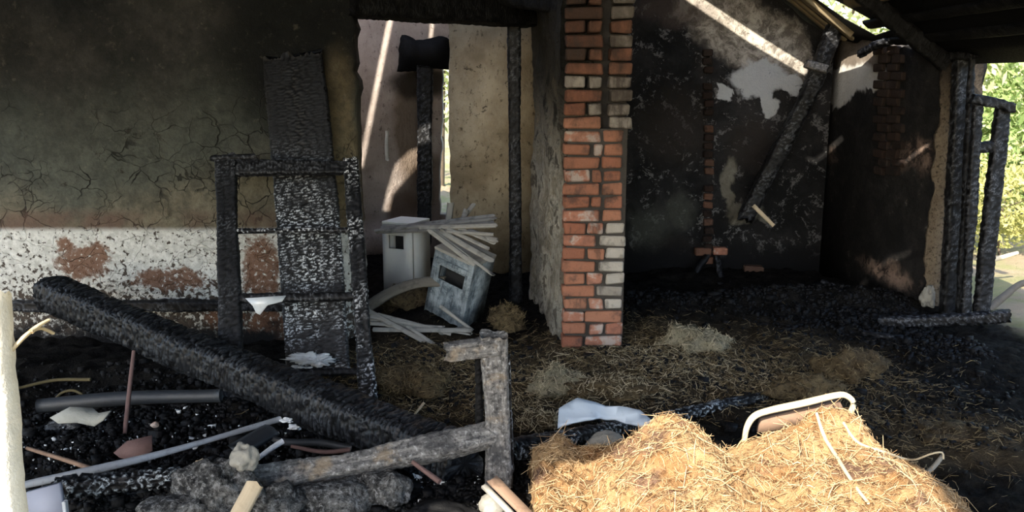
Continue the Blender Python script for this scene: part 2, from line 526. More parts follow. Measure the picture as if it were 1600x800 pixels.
MT['stick'] = simple('peeled_pale_stick', (0.48, 0.40, 0.27), 0.75, 0.15, 20, 0.2, (0.3, 0.2, 0.1), 0.25)
MT['bark_white'] = simple('bleached_log', (0.78, 0.75, 0.68), 0.9, 0.16, 7, 0.6, (0.3, 0.26, 0.19), 0.35)
MT['glass'] = simple('sooty_glass_shard', (0.42, 0.44, 0.45), 0.25, 0.2, 10, 0.1, (0.08, 0.08, 0.08), 0.4, spec=0.6)
MT['hole'] = simple('shaded_inside', (0.02, 0.02, 0.02))  # flat dark colour standing for the shade inside the boxes
MT['reed'] = simple('yellow_reed', (0.07, 0.056, 0.025), 0.8, 0.3, 20, 0.3)
MT['coal'] = simple('coal_lumps', (0.006, 0.0062, 0.007), 0.6, 0.6, 25, 0.6, (0.003, 0.003, 0.003), 0.4, spec=0.1)
MT['white_ash'] = simple('flaky_white_ash', (0.55, 0.57, 0.58), 0.95, 0.3, 30, 0.6, (0.12, 0.12, 0.13), 0.6)

def straw_mat(name, c1, c2, trans=0.25):
    m = Mat(name)
    t = m.attr('tone')
    col = m.mix(t, c1, c2)
    return m.done(col, 0.7, None, spec=0.25)
MT['straw'] = straw_mat('golden_straw', (0.23, 0.135, 0.062), (0.56, 0.425, 0.26))
MT['straw_dark'] = straw_mat('dirty_straw', (0.025, 0.019, 0.012), (0.24, 0.185, 0.095))
MT['straw_pale'] = straw_mat('pale_straw', (0.22, 0.18, 0.11), (0.50, 0.43, 0.29))

def hay_mat(name, c1, c2, dark, patch=None):
    m = Mat(name)
    p = m.pos()
    n1 = m.noise(p, 5, 5, 0.6); n2 = m.noise(m.warp(p, 12, 0.06), 40, 6, 0.75); n3 = m.noise(p, 130, 4, 0.7)
    col = m.mix(m.mr(n1, 0.3, 0.7), c1, c2)
    if patch: col = m.mix(m.mr(m.noise(p, 3.3, 4, .6), .54, .64), col, patch)
    col = m.mix(m.mul(m.mr(n2, 0.50, 0.38), 0.85), col, dark)
    col = m.mix(m.mul(m.mr(n3, 0.55, 0.75), 0.5), col, tuple(min(1, x*1.5) for x in c2))
    nb = m.bump(m.add(n2, m.mul(n3, 0.5)), 1.0, 0.02)
    return m.done(col, 0.95, nb, spec=0.1)
MT['hay'] = hay_mat('golden_hay', (0.28, 0.15, 0.066), (0.41, 0.275, 0.145), (0.075, 0.038, 0.018), (0.17, 0.105, 0.075))
MT['hay_grey'] = hay_mat('ashy_hay', (0.15, 0.13, 0.085), (0.29, 0.26, 0.18), (0.05, 0.042, 0.028))
MT['hay_brown'] = hay_mat('brown_hay', (0.06, 0.043, 0.025), (0.14, 0.105, 0.056), (0.018, 0.013, 0.008))

def brick_mat(name, c1, c2, dirt=(0.04, 0.03, 0.027), da=0.5, pale=0.0):
    m = Mat(name)
    p = m.obj(); r = m.rnd()
    pv = m.node('ShaderNodeVectorMath', {0: p, 1: m.node('ShaderNodeCombineXYZ', {0: m.mul(r, 31.0), 1: m.mul(r, 17.0), 2: 0.0}).outputs[0]}, operation='ADD').outputs[0]
    n1 = m.noise(pv, 11, 5, 0.65); n2 = m.noise(pv, 70, 4, 0.7)
    col = m.mix(m.math('FRACT', m.mul(r, 7.13)), c1, c2)
    col = m.mix(m.mul(m.mr(n1, 0.5, 0.68), da), col, dirt)
    if pale: col = m.mix(m.mul(m.mr(n1, 0.52, 0.40), pale), col, (0.34, 0.32, 0.29))
    col = m.mix(m.mul(m.mr(n2, 0.6, 0.75), 0.5), col, dirt)
    # smoke film, thicker higher up, and streaks shared by neighbouring bricks
    w = m.pos(); ns = m.noise(m.sc(w, (3, 3, 1.2)), 3.0, 5, 0.65)
    sm = m.mul(m.mr(m.add(m.sep(w)[2], m.mul(m.add(ns, -.5), 2.2)), 0.6, 2.1), 0.8)
    col = m.mix(sm, col, (0.022, 0.015, 0.012))
    col = m.mix(m.mul(m.mr(ns, .56, .66), .55), col, (0.03, 0.023, 0.02))
    return m.done(col, 0.9, m.bump(m.add(n1, m.mul(n2, 0.6)), 0.9, 0.010), spec=0.2)
MT['brick_red'] = brick_mat('orange_red_brick', (0.19, 0.075, 0.045), (0.255, 0.118, 0.073), da=0.65)
MT['brick_mid'] = brick_mat('limewashed_red_brick', (0.26, 0.11, 0.07), (0.29, 0.15, 0.105), da=0.4, pale=0.7)
MT['brick_soot'] = brick_mat('sooty_brick', (0.065, 0.038, 0.027), (0.10, 0.05, 0.033), (0.012, 0.011, 0.011), 0.8)
MT['brick_pale'] = brick_mat('grey_limewashed_brick', (0.20, 0.18, 0.155), (0.31, 0.285, 0.25), (0.07, 0.06, 0.05), 0.6)
MT['brick_black'] = brick_mat('soot_black_brick', (0.012, 0.0075, 0.006), (0.020, 0.011, 0.0085), (0.005, 0.005, 0.005), 0.8)
MT['mortar'] = simple('sooty_mortar', (0.035, 0.031, 0.027), 0.95, 0.6, 18, 0.7, (0.012, 0.012, 0.012), 0.6)

def wall_left_mat():
    m = Mat('sooty_plaster_over_limewash')
    p = m.pos(); w = m.warp(p, 3.0, 0.25); w2 = m.warp(p, 9.0, 0.10)
    z = m.sep(p)[2]
    n1 = m.noise(p, 1.6, 5, 0.6); n2 = m.noise(p, 26, 5, 0.7); n3 = m.noise(w2, 9, 6, 0.75); n4 = m.noise(p, 90, 3, 0.7)
    # upper plaster: tan, smoked darker and darker towards the ceiling
    tan = m.mix(n1, (0.125, 0.112, 0.08), (0.215, 0.19, 0.132))
    green = m.mix(n1, (0.048, 0.054, 0.046), (0.10, 0.104, 0.083))
    soot = m.mix(m.mr(m.add(n1, m.mul(m.add(n3, -.5), .5)), .3, .7), (0.008, 0.0085, 0.009), (0.045, 0.042, 0.038))
    x = m.sep(p)[0]
    zz = m.add(z, m.mul(m.add(n1, -0.5), 0.7))
    zz = m.add(zz, m.mr(x, -1.2, -2.9, 0.0, 0.30))
    col = m.mix(m.mr(zz, 0.9, 1.3), tan, green)
    col = m.mix(m.mr(zz, 1.3, 2.0), col, soot)
    # soot plume where the plank burnt
    c = P(455, 90, 5.3)
    col = m.mix(m.mul(m.blob(w, (c.x, 0, c.z), (0.42, 0, 0.40), 0.9), 0.96), col, (0.004, 0.004, 0.004))
    c = P(540, 20, 5.3)
    col = m.mix(m.mul(m.blob(w, (c.x, 0, c.z+.1), (0.35, 0, 0.45), 0.8), 0.93), col, (0.004, 0.004, 0.004))
    # tan bare strip by the opening
    c = P(535, 250, 5.3)
    col = m.mix(m.mul(m.blob(w, (c.x, 0, c.z), (0.11, 0, 0.55), 0.8), 0.75), col, (0.16, 0.125, 0.07))
    col = m.mix(m.mul(m.mr(n3, 0.60, 0.68), m.mr(z, 1.9, 1.2)), col, (0.022, 0.017, 0.012))
    col = m.mix(m.mul(m.mr(n2, 0.5, 0.7), 0.35), col, (0.02, 0.02, 0.018))
    # shrinkage cracks, strongest just above the limewash
    cr = m.voro(m.sc(m.warp(p, 5.0, 0.22), (1, 0.2, 1.25)), 6.2)
    crm = m.mul(m.mr(cr, 0.022, 0.006), m.mul(m.mr(m.noise(p, 2.3, 3), 0.44, 0.56), m.mr(z, 1.7, 1.1)))
    cr2 = m.voro(m.sc(m.warp(p, 7.0, 0.2), (1, 0.2, 1.1)), 13.0)
    crm = m.mx(crm, m.mul(m.mr(cr2, 0.04, 0.012), m.mul(m.mr(m.noise(p, 3.1, 3), 0.50, 0.58), m.mr(z, 1.35, 0.9))))
    col = m.mix(m.mul(crm, 0.93), col, (0.008, 0.007, 0.006))
    mot = m.mr(m.add(m.mul(m.noise(p, 11, 6, .75), .7), m.mul(n2, .3)), .38, .62)
    col = m.mix(m.mul(m.inv(mot), .55), col, (0.012, 0.0125, 0.011))
    col = m.mix(m.mul(m.mr(m.noise(p, 17, 6, .75), .56, .70), .30), col, (0.15, 0.14, 0.11))
    # pinkish brown scorch line on top of the limewash
    zb = m.add(z, m.mul(m.add(n3, -0.5), 0.05))
    band = m.mul(m.mr(zb, 0.86, 0.78), m.mr(zb, 0.66, 0.72))
    col = m.mix(m.mul(band, m.mr(m.noise(p, 2.6, 4), 0.38, 0.62, 0.0, 0.75)), col, m.mix(n2, (0.075, 0.045, 0.035), (0.13, 0.083, 0.062)))
    # limewash below, flaked to brown clay
    low = m.mr(m.add(z, m.mul(m.add(n2, -0.5), 0.03)), 0.735, 0.69)
    lime = m.mix(m.mr(n2, 0.35, 0.65), (0.40, 0.40, 0.375), (0.60, 0.60, 0.57))
    ch = m.noise(m.warp(p, 24, 0.03), 34, 4, 0.7)
    zl = m.mr(z, 0.60, 0.12, 0.0, 0.14)
    lime = m.mix(m.mul(m.mr(m.add(ch, zl), 0.57, 0.63), 0.95), lime, (0.04, 0.026, 0.018))
    clay = m.mix(n3, (0.10, 0.052, 0.032), (0.20, 0.105, 0.066))
    bl = None
    for (a, b, rx, rz) in ((130, 410, .17, .11), (265, 437, .24, .075), (100, 385, .06, .05), (410, 430, .12, .28), (420, 520, .12, .18), (355, 500, .12, .09), (150, 395, .1, .08)):
        c = P(a, b, 5.3)
        q = m.blob(m.warp(w2, 30, .05), (c.x, 0, c.z), (rx, 0, rz), 0.7)
        bl = q if bl is None else m.mx(bl, q)
    bl = m.mul(bl, m.mr(m.add(ch, m.mul(bl, 0.21)), 0.57, 0.63))
    lime = m.mix(m.mul(bl, 0.95), lime, clay)
    lime = m.mix(m.mul(m.mr(m.add(z, m.mul(m.add(n3, -.5), .4)), 0.20, 0.04), m.mr(x, -1.3, -1.5)), lime, (0.008, 0.008, 0.009))
    col = m.mix(low, col, lime)
    hgt = m.add(m.mul(n2, 0.5), m.add(m.mul(n4, 0.2), m.mul(m.inv(crm), 1.0)))
    hgt = m.add(hgt, m.mul(m.mul(low, m.mr(m.add(ch, zl), 0.66, 0.60)), 0.35))
    return m.done(col, 0.92, m.bump(hgt, 0.8, 0.012), spec=0.2)
MT['wall_left'] = wall_left_mat()

def jamb_mat():
    m = Mat('crumbled_grey_plaster')
    p = m.pos(); w = m.warp(p, 6, .2)
    z = m.sep(p)[2]
    n1 = m.noise(w, 5, 6, 0.7); n2 = m.noise(p, 34, 5, 0.7)
    col = m.mix(m.mr(n1, 0.35, 0.65), (0.17, 0.15, 0.115), (0.36, 0.345, 0.295))
    col = m.mix(m.mul(m.mr(n1, 0.55, 0.62), 0.8), col, (0.035, 0.027, 0.018))
    col = m.mix(m.mul(m.mr(n2, 0.5, 0.7), 0.5), col, (0.05, 0.045, 0.035))
    zz = m.add(z, m.mul(m.add(n1, -0.5), 1.2))
    col = m.mix(m.mul(m.mr(zz, 0.9, 1.7), 0.95), col, (0.008, 0.008, 0.007))
    col = m.mix(m.mul(m.mr(zz, 0.12, -0.1), 0.7), col, (0.02, 0.02, 0.02))
    return m.done(col, 0.95, m.bump(m.add(m.mul(n1, 1.5), n2), 1.0, 0.03), spec=0.15)
MT['jamb'] = jamb_mat()

def wall_back_mat():
    m = Mat('burnt_plaster_with_lime_patches')
    p = m.pos(); w = m.warp(m.warp(p, 3.0, 0.22), 14.0, 0.12)
    n1 = m.noise(w, 2.2, 6, 0.65); n2 = m.noise(p, 24, 6, 0.75); n3 = m.noise(w, 8, 6, 0.75)
    z = m.sep(p)[2]
    col = m.mix(m.mr(n1, 0.35, 0.7), (0.005, 0.0052, 0.006), (0.026, 0.025, 0.026))
    col = m.mix(m.mul(m.mr(n3, 0.54, 0.58), m.mr(n2, 0.47, 0.54)), col, (0.12, 0.12, 0.122))
    def spots(col, L, c2, amt, soft):
        bl = None
        for (a, b, rx, rz) in L:
            c = P(a, b, 7.4)
            q = m.blob(w, (c.x, 0, c.z), (rx, 0, rz), soft)
            bl = q if bl is None else m.mx(bl, q)
        return m.mix(m.mul(bl, amt), col, c2)
    # brownish and greyish smoke films
    col = spots(col, [(1050, 200, .28, .3), (1040, 395, .3, .14), (1170, 230, .2, .2)], (0.022, 0.018, 0.016), 0.7, 1.0)
    col = spots(col, [(1015, 360, .16, .22), (1060, 330, .12, .14)], m.mix(n2, (0.02, 0.023, 0.02), (0.085, 0.09, 0.078)), 0.65, 0.9)
    col = spots(col, [(1145, 40, .3, .26), (1200, 70, .3, .22), (1245, 90, .12, .2), (1090, 10, .2, .12)], m.mix(m.mr(n3, .4, .6), (0.13, 0.115, 0.10), (0.40, 0.37, 0.33)), 0.95, 0.5)  # pale plaster, painted lighter still along the sun stripe
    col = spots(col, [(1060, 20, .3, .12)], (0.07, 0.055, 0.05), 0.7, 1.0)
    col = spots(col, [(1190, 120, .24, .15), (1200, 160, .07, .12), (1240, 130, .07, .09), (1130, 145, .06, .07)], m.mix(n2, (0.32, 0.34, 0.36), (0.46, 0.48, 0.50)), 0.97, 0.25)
    col = spots(col, [(1145, 270, .07, .10), (1135, 300, .05, .18), (1160, 335, .15, .08), (1195, 345, .06, .04)], m.mix(n3, (0.05, 0.045, 0.035), (0.24, 0.23, 0.19)), 0.85, 0.6)
    col = spots(col, [(1175, 415, .2, .07)], (0.07, 0.045, 0.028), 0.5, 1.0)
    col = m.mix(m.mul(m.mr(n2, 0.6, 0.7), 0.7), col, (0.012, 0.012, 0.013))
    col = m.mix(m.mr(m.add(z, m.mul(m.add(n3, -.5), .3)), 0.32, 0.12), col, (0.005, 0.005, 0.006))
    return m.done(col, 0.9, m.bump(m.add(n3, m.mul(n2, 0.7)), 0.7, 0.02), spec=0.2)
MT['wall_back'] = wall_back_mat()

def wall_right_mat():
    m = Mat('soot_black_plaster')
    p = m.pos(); w = m.warp(m.warp(p, 3.0, 0.2), 14.0, 0.10)
    n2 = m.noise(p, 24, 6, 0.75); n3 = m.noise(w, 7, 6, 0.75)
    col = m.mix(m.mr(n3, 0.4, 0.7), (0.004, 0.004, 0.0042), (0.015, 0.0135, 0.013))
    for (a, b, r, rz) in ((1290, 238, .22, .07), (1430, 243, .26, .09), (1385, 424, .32, .07), (1385, 424, .32, .05)):  # lighter patches painted where the sun stripes land, to brighten them
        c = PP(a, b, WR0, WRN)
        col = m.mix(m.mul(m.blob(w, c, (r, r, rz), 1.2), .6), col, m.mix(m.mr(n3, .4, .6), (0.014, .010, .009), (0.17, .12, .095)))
    col = m.mix(m.mul(m.mr(n3, 0.6, 0.66), m.mr(n2, 0.5, 0.6)), col, (0.075, 0.07, 0.066))
    def at(a, b): return PP(a, b, WR0, WRN)
    bl = None
    for (a, b, r, rz) in ((1320, 125, .34, .12), (1310, 140, .2, .14), (1355, 115, .25, .10)):
        c = at(a, b)
        q = m.blob(w, c, (r, r, rz), 0.25)
        bl = q if bl is None else m.mx(bl, q)
    col = m.mix(m.mul(bl, .97), col, m.mix(n2, (0.27, 0.27, 0.26), (0.40, 0.40, 0.385)))
    c = at(1330, 82)
    col = m.mix(m.mul(m.blob(w, c, (.5, .5, .11), 0.5), .9), col, m.mix(n3, (0.04, .032, .026), (0.17, .145, .12)))
    return m.done(col, 0.85, m.bump(m.add(n3, n2), 0.8, 0.02), spec=0.15)

def far_wall_mat(name, c1, c2, dark_z, stains=()):
    m = Mat(name)
    p = m.pos(); w = m.warp(p, 5, .15)
    z = m.sep(p)[2]
    n1 = m.noise(w, 3, 6, 0.65); n2 = m.noise(m.sc(p, (1, 1, .6)), 26, 5, 0.75)
    col = m.mix(m.mr(n1, 0.3, 0.7), c1, c2)
    col = m.mix(m.mul(m.mr(n2, 0.56, 0.68), 0.8), col, tuple(c*0.3 for c in c1))
    pk = m.mr(m.noise(w, 16, 5, .7), .62, .68)
    col = m.mix(m.mul(pk, 0.8), col, tuple(c*0.15 for c in c1))
    col = m.mix(m.mul(m.mr(m.add(z, m.mul(n1, .4)), dark_z, dark_z-.5), 0.7), col, tuple(c*0.4 for c in c1))  # darker towards the foot of the wall
    for (a, b, rx, rz, c_, k_) in stains:
        c = P(a, b, 8.0)
        col = m.mix(m.mul(m.blob(w, (c.x, 0, c.z), (rx, 0, rz), .6), k_), col, m.mix(n2, tuple(q*.5 for q in c_), c_))
    return m.done(col, 0.95, m.bump(m.add(n1, n2), 0.6, 0.015), spec=0.15)
MT['wall_far'] = far_wall_mat('pinkish_grey_plaster', (0.34, 0.285, 0.26), (0.50, 0.44, 0.415), 0.5, ((640, 200, .14, .5, (0.20, .15, .11), .85), (680, 300, .25, .35, (0.16, .11, .075), .8), (630, 330, .15, .22, (0.14, .09, .06), .85), (660, 130, .3, .14, (0.03, .025, .02), .9)))
MT['wall_tan'] = far_wall_mat('tan_clay_plaster', (0.22, 0.17, 0.105), (0.39, 0.32, 0.215), 0.7)

def wall_end_mat():
    m = Mat('rough_brown_wall_end')
    p = m.pos()
    n1 = m.noise(p, 9, 6, 0.7); n2 = m.noise(p, 45, 5, 0.7)
    z = m.sep(p)[2]
    col = m.mix(n1, (0.08, 0.06, 0.042), (0.27, 0.22, 0.16))
    col = m.mix(m.mul(m.mr(n2, 0.5, 0.68), 0.8), col, (0.018, 0.014, 0.01))
    col = m.mix(m.mr(z, 1.2, 1.8), col, (0.012, 0.009, 0.007))
    return m.done(col, 0.95, m.bump(m.add(n1, n2), 1.0, 0.03), spec=0.15)
MT['wall_end'] = wall_end_mat()

def floor_mat():
    m = Mat('burnt_earth_with_trampled_hay')
    p = m.pos(); w = m.warp(p, 4, .3)
    s = m.sep(p)
    n1 = m.noise(w, 1.8, 5, 0.6); n2 = m.noise(w, 12, 6, 0.75); n3 = m.noise(p, 70, 5, 0.75)
    black = m.mix(m.mr(n2, .35, .7), (0.003, 0.003, 0.0032), (0.019, 0.017, 0.0145))
    brown = m.mix(n2, (0.028, 0.021, 0.013), (0.088, 0.068, 0.042))
    k = m.mr(n1, 0.42, 0.6)
    # hay trodden into the middle of the room, soot along the walls
    bl = None
    for (a, b, rx, ry) in ((680, 590, .6, .7), (900, 590, .9, .7), (1100, 560, .9, .7), (1220, 600, .6, .4), (1440, 690, .5, .35)):
        c = PZ(a, b, 0.0)
        q = m.blob(w, (c.x, c.y, 0), (rx, ry, 0), 1.0)
        bl = q if bl is None else m.mx(bl, q)
    col = m.mix(m.mul(bl, m.mr(n1, 0.3, 0.5, .45, 1.0)), black, brown)
    col = m.mix(m.mul(m.mr(n3, 0.56, 0.7), m.mul(bl, .8)), col, (0.15, 0.12, 0.07))
    ash = m.blob(w, (-0.9, 3.0, 0), (0.9, .35, 0), 0.9)
    col = m.mix(m.mul(ash, m.mr(n3, .45, .6)), col, (0.11, 0.115, 0.12))
    # open ground outside
    out = m.mx(m.mr(s[0], 3.15, 3.5), m.mx(m.mr(s[1], 2.0, 1.2), m.mr(s[1], 8.4, 8.8)))
    grass = m.mix(m.mr(n1, .4, .6), (0.34, 0.27, 0.19), (0.26, 0.25, 0.13))
    col = m.mix(out, col, grass)
    return m.done(col, 0.95, m.bump(m.add(n2, m.mul(n3, 0.7)), 1.0, 0.03), spec=0.04)
MT['floor'] = floor_mat()

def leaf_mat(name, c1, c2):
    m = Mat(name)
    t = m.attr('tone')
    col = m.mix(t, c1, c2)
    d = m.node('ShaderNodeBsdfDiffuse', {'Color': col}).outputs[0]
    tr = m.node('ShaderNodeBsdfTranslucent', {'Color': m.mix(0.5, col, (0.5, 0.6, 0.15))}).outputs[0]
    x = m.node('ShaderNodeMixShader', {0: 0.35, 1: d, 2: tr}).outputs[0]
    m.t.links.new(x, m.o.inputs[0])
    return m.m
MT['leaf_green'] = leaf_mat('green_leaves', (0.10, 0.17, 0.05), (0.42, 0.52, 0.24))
MT['leaf_pale'] = leaf_mat('pale_green_leaves', (0.36, 0.40, 0.19), (0.80, 0.80, 0.56))
MT['leaf_dry'] = leaf_mat('dry_weed_leaves', (0.28, 0.28, 0.10), (0.52, 0.48, 0.22))
MT['bark'] = simple('tree_bark', (0.09, 0.07, 0.05), 0.9, 0.4, 14, 0.8)
# ------------------------------------------------------------------ the setting
WR0 = Vector((2.62, 7.4, 0)); WR1 = Vector((2.83, 5.95, 0))
WRD = (WR1 - WR0).normalized()
WRN = Vector((WRD.y, -WRD.x, 0)).normalized()
if WRN.x > 0: WRN = -WRN
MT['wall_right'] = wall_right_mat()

G_BUMPS = [  # px, py, height, rx, ry : heaps of debris on the floor
    (150, 590, .10, .9, .35), (650, 560, .07, .5, .4), (900, 620, .05, .5, .35), (1050, 560, .05, .45, .3),
    (1180, 470, .10, .8, .25), (1380, 480, .12, .5, .3), (1500, 560, .06, .5, .4), (1330, 620, .05, .4, .3),
    (320, 790, .08, .5, .25), (540, 790, .06, .5, .2), (660, 500, .10, .35, .25), (1560, 700, .05, .4, .3)]
_GB = [(PZ(a, b, 0.03), h, rx, ry) for a, b, h, rx, ry in G_BUMPS]
def gh(x, y):
    x = np.asarray(x, float); y = np.asarray(y, float)
    z = 0.030*fbm(x*2.2, y*2.2, s=5, o=3) + 0.016*fbm(x*11, y*11, s=9, o=3)
    z = z + 0.012*np.abs(fbm(x*26, y*26, s=19, o=2))
    for c, h, rx, ry in _GB:
        z = z + h*np.exp(-((x-c.x)/rx)**2 - ((y-c.y)/ry)**2)
    inside = sstep(1.0, 2.2, y)*sstep(3.6, 3.1, x)*sstep(-4.2, -3.6, x)
    return z*(0.25 + 0.75*inside)
def gz(x, y): return float(gh(x, y))

def axis(lo, hi, fine0, fine1, st):
    a = np.arange(fine0, fine1, st)
    l = fine0 - np.geomspace(0.1, fine0-lo, 14)[::-1]
    r = fine1 + np.geomspace(0.1, hi-fine1, 14)
    return np.concatenate([l, a, r])
gx = axis(-45, 45, -3.4, 4.0, 0.025); gy = axis(-45, 60, 1.6, 8.2, 0.025)
GX, GY = np.meshgrid(gx, gy, indexing='ij')
V = np.stack([GX, GY, gh(GX, GY)], -1).reshape(-1, 3)
nx, ny = len(gx), len(gy)
i = (np.arange(nx-1)[:, None]*ny + np.arange(ny-1)[None, :]).ravel()
floor = structure(link('floor', mesh_np('floor', V, np.stack([i, i+ny, i+ny+1, i+1], 1), smooth=True), MT['floor']), 'burnt earth floor strewn with ash, soot and trampled hay')

XZ = lambda y: ((0, y, 0), (1, 0, 0), (0, 0, 1), (0, -1, 0))
xl = P(556, 250, 5.3).x
wl = ragged([(-4.6, -0.2), (xl, -0.2), (xl, 2.5), (-4.6, 2.5)], 0.05, 0.022, 3, skip=(0, 2, 3))
structure(slab('wall_left', wl, [], XZ(5.3), 0.22, MT['wall_left']), 'smoke-stained plaster wall with a flaking limewashed lower band')
WF = 8.0
xa, xb = P(560, 100, WF).x - 1.6, 0.14
sl = [P(a, b, WF) for a, b in ((686, 338), (712, 338), (712, 100), (690, 100))]
hole = ragged([(p.x, p.z) for p in sl], 0.05, 0.012, 8)
far = structure(slab('wall_far', [(xa, -0.2), (xb, -0.2), (xb, 3.9), (xa, 3.9)], [hole], XZ(WF), 0.25, MT['wall_far']), 'pinkish grey plaster wall of the far room seen through the doorway')
xt = P(703, 250, 7.2).x
wt = ragged([(xt, -0.2), (0.2, -0.2), (0.2, 2.2), (xt, 2.2)], 0.06, 0.015, 21, skip=(0, 1, 2))
structure(slab('wall_middle', wt, [], XZ(7.2), 0.22, MT['wall_tan']), 'tan clay-plastered wall piece behind the doorway')
# side of the far room
structure(slab('wall_side', [(6.35, -0.2), (8.1, -0.2), (8.1, 3.6), (6.35, 3.6)], [], ((0.20, 0, 0), (0, 1, 0), (0, 0, 1), (-1, 0, 0)), 0.2, MT['wall_tan']))
structure(slab('wall_far_side', [(5.5, -0.2), (8.1, -0.2), (8.1, 2.4), (5.5, 2.4)], [], ((-2.4, 0, 0), (0, 1, 0), (0, 0, 1), (1, 0, 0)), 0.2, MT['wall_far']))

# splayed plaster reveal running back from the brick pillar
ja, jb = Vector((0.305, 5.22, 0)), Vector((0.095, 6.42, 0))
jd = (jb-ja).normalized(); jn = Vector((-jd.y, jd.x, 0));
if jn.x > 0: jn = -jn
L = (jb-ja).length
nu, nv = 70, 120
U_, V_ = np.meshgrid(np.linspace(0, L, nu), np.linspace(-0.15, 2.6, nv), indexing='ij')
dd = 0.030*fbm(U_*3.5, V_*2.2, s=31, o=4) + 0.012*fbm(U_*14, V_*9, s=33, o=3)
step = sstep(0.52, 0.56, U_ + 0.10*fbm(V_*3, U_*2, s=44, o=3) + 0.05*np.sin(V_*4))
dd = dd - 0.045*step
pp = np.array(ja)[None, None] + U_[..., None]*np.array(jd) + V_[..., None]*np.array((0, 0, 1.0)) + dd[..., None]*np.array(jn)
Vj = pp.reshape(-1, 3)
i = (np.arange(nu-1)[:, None]*nv + np.arange(nv-1)[None, :]).ravel()
Fj = np.stack([i, i+1, i+nv+1, i+nv], 1)
back = Vj - np.array(jn)*0.2
n0 = len(Vj)
edge = [(a*nv, (a+1)*nv) for a in range(nu-1)] + [((a+1)*nv-1, (a+2)*nv-1) for a in range(nu-1)] + [(b, b+1) for b in range(nv-1)] + [((nu-1)*nv+b, (nu-1)*nv+b+1) for b in range(nv-1)]
Fj = np.concatenate([Fj, (Fj+n0)[:, ::-1], np.array([(a, b, b+n0, a+n0) for a, b in edge])])
structure(link('wall_jamb', mesh_np('wall_jamb', np.concatenate([Vj, back]), Fj, smooth=True), MT['jamb']), 'crumbling grey plaster reveal between the doorway and the brick pillar')

# roof: a gable with burnt gaps; unseen openings and front edge shaped for light
RIDGE = -0.6
def roof_z(x): return 1.85 + 0.75*(2.75-x) if x > RIDGE else 1.85 + 0.75*(2.75-RIDGE) + 0.6*(x-RIDGE)
def to_roof(p):
    lo, hi = 0.0, 20.0
    for _ in range(50):
        t = (lo+hi)/2
        q = p - SUN*t
        if q.z > roof_z(q.x): hi = t
        else: lo = t
    return (q.x, q.y)
def hole_from(pxs, f): return [to_roof(f(a, b)) for a, b in pxs]
BK = lambda a, b: P(a, b, 7.4)
RW = lambda a, b: PP(a, b, WR0, WRN)
FW = lambda a, b: P(a, b, WF)
RP = Vector((0, 0, 1.85+0.75*2.75)); RN = Vector((0.75, 0, 1)).normalized()
SEE = lambda a, b: tuple(PP(a, b, RP, RN))[:2]
holes = [
    hole_from([(1064, -4), (1092, -6), (1180, 52), (1262, 103), (1262, 122), (1175, 70)], BK),
    hole_from([(606, 26), (615, 26), (567, 262), (560, 262)], FW),
    hole_from([(673, 30), (679, 30), (674, 76), (669, 76)], FW),
    hole_from([(594, 352), (604, 352), (613, 305), (650, 262), (694, 243), (694, 218), (640, 236), (618, 258), (606, 296)], FW),
    hole_from([(1258, 248), (1272, 258), (1291, 244), (1291, 235), (1274, 248), (1262, 246)], BK),
    hole_from([(1289, 246), (1319, 220), (1314, 212), (1289, 234)], RW),
    hole_from([(1394, 270), (1430, 246), (1463, 221), (1461, 217), (1425, 240)], RW),
    hole_from([(1342, 452), (1354, 445), (1350, 436)], RW),
    hole_from([(1362, 430), (1390, 410), (1424, 398), (1420, 393), (1385, 404)], RW),
    hole_from([(470, -30), (812, -30), (812, -330), (470, -330)], FW),       # added opening above the far room, to brighten it
    hole_from([(395, 330), (528, 330), (528, -20), (395, -20)], FW),  # added opening: sun on a hidden wall bounces light to the white box
    [SEE(a, b) for a, b in ((1268, -6), (1292, -6), (1320, 8), (1392, 48), (1368, 56), (1320, 30))],
    [SEE(a, b) for a, b in ((1388, 70), (1424, 66), (1424, 73), (1400, 76))],
]
lit = [(822, 830), (826, 700), (930, 690), (1030, 640), (1150, 650), (1190, 620), (1320, 600), (1350, 612), (1352, 660), (1450, 720), (1496, 790), (1540, 900)]
lit2 = [to_roof(P(a, b, 3.3) if b < 690 and a > 1100 else PZ(a, b, 0.28)) for a, b in lit]
YF = -2.9
notch = lit2 + [(lit2[-1][0], YF-.3), (lit2[0][0], YF-.3)]  # unseen front notch shaped so sun falls on the hay mound
rf = [(-4.6, -0.98), (-1.96, -0.98), (-1.96, YF), (2.95, YF), (2.95, 9.2), (-4.6, 9.2)]  # unseen front edge drawn forward to shade the ground around the mound
roof = slab('ceiling', rf, holes + [notch], ((0, 0, 0), (1, 0, 0), (0, 1, 0), (0, 0, 1)), 0.006, MT['char_deep'], zfun=lambda x, y: roof_z(x)+0.006, edge_extra=[((RIDGE, YF), (RIDGE, 9.2))])
structure(roof, 'charred pitched roof with burnt gaps, plus unseen openings and a front edge shaped for light')
def on_roof(x, y, dz): return Vector((x, y, roof_z(x)+dz))
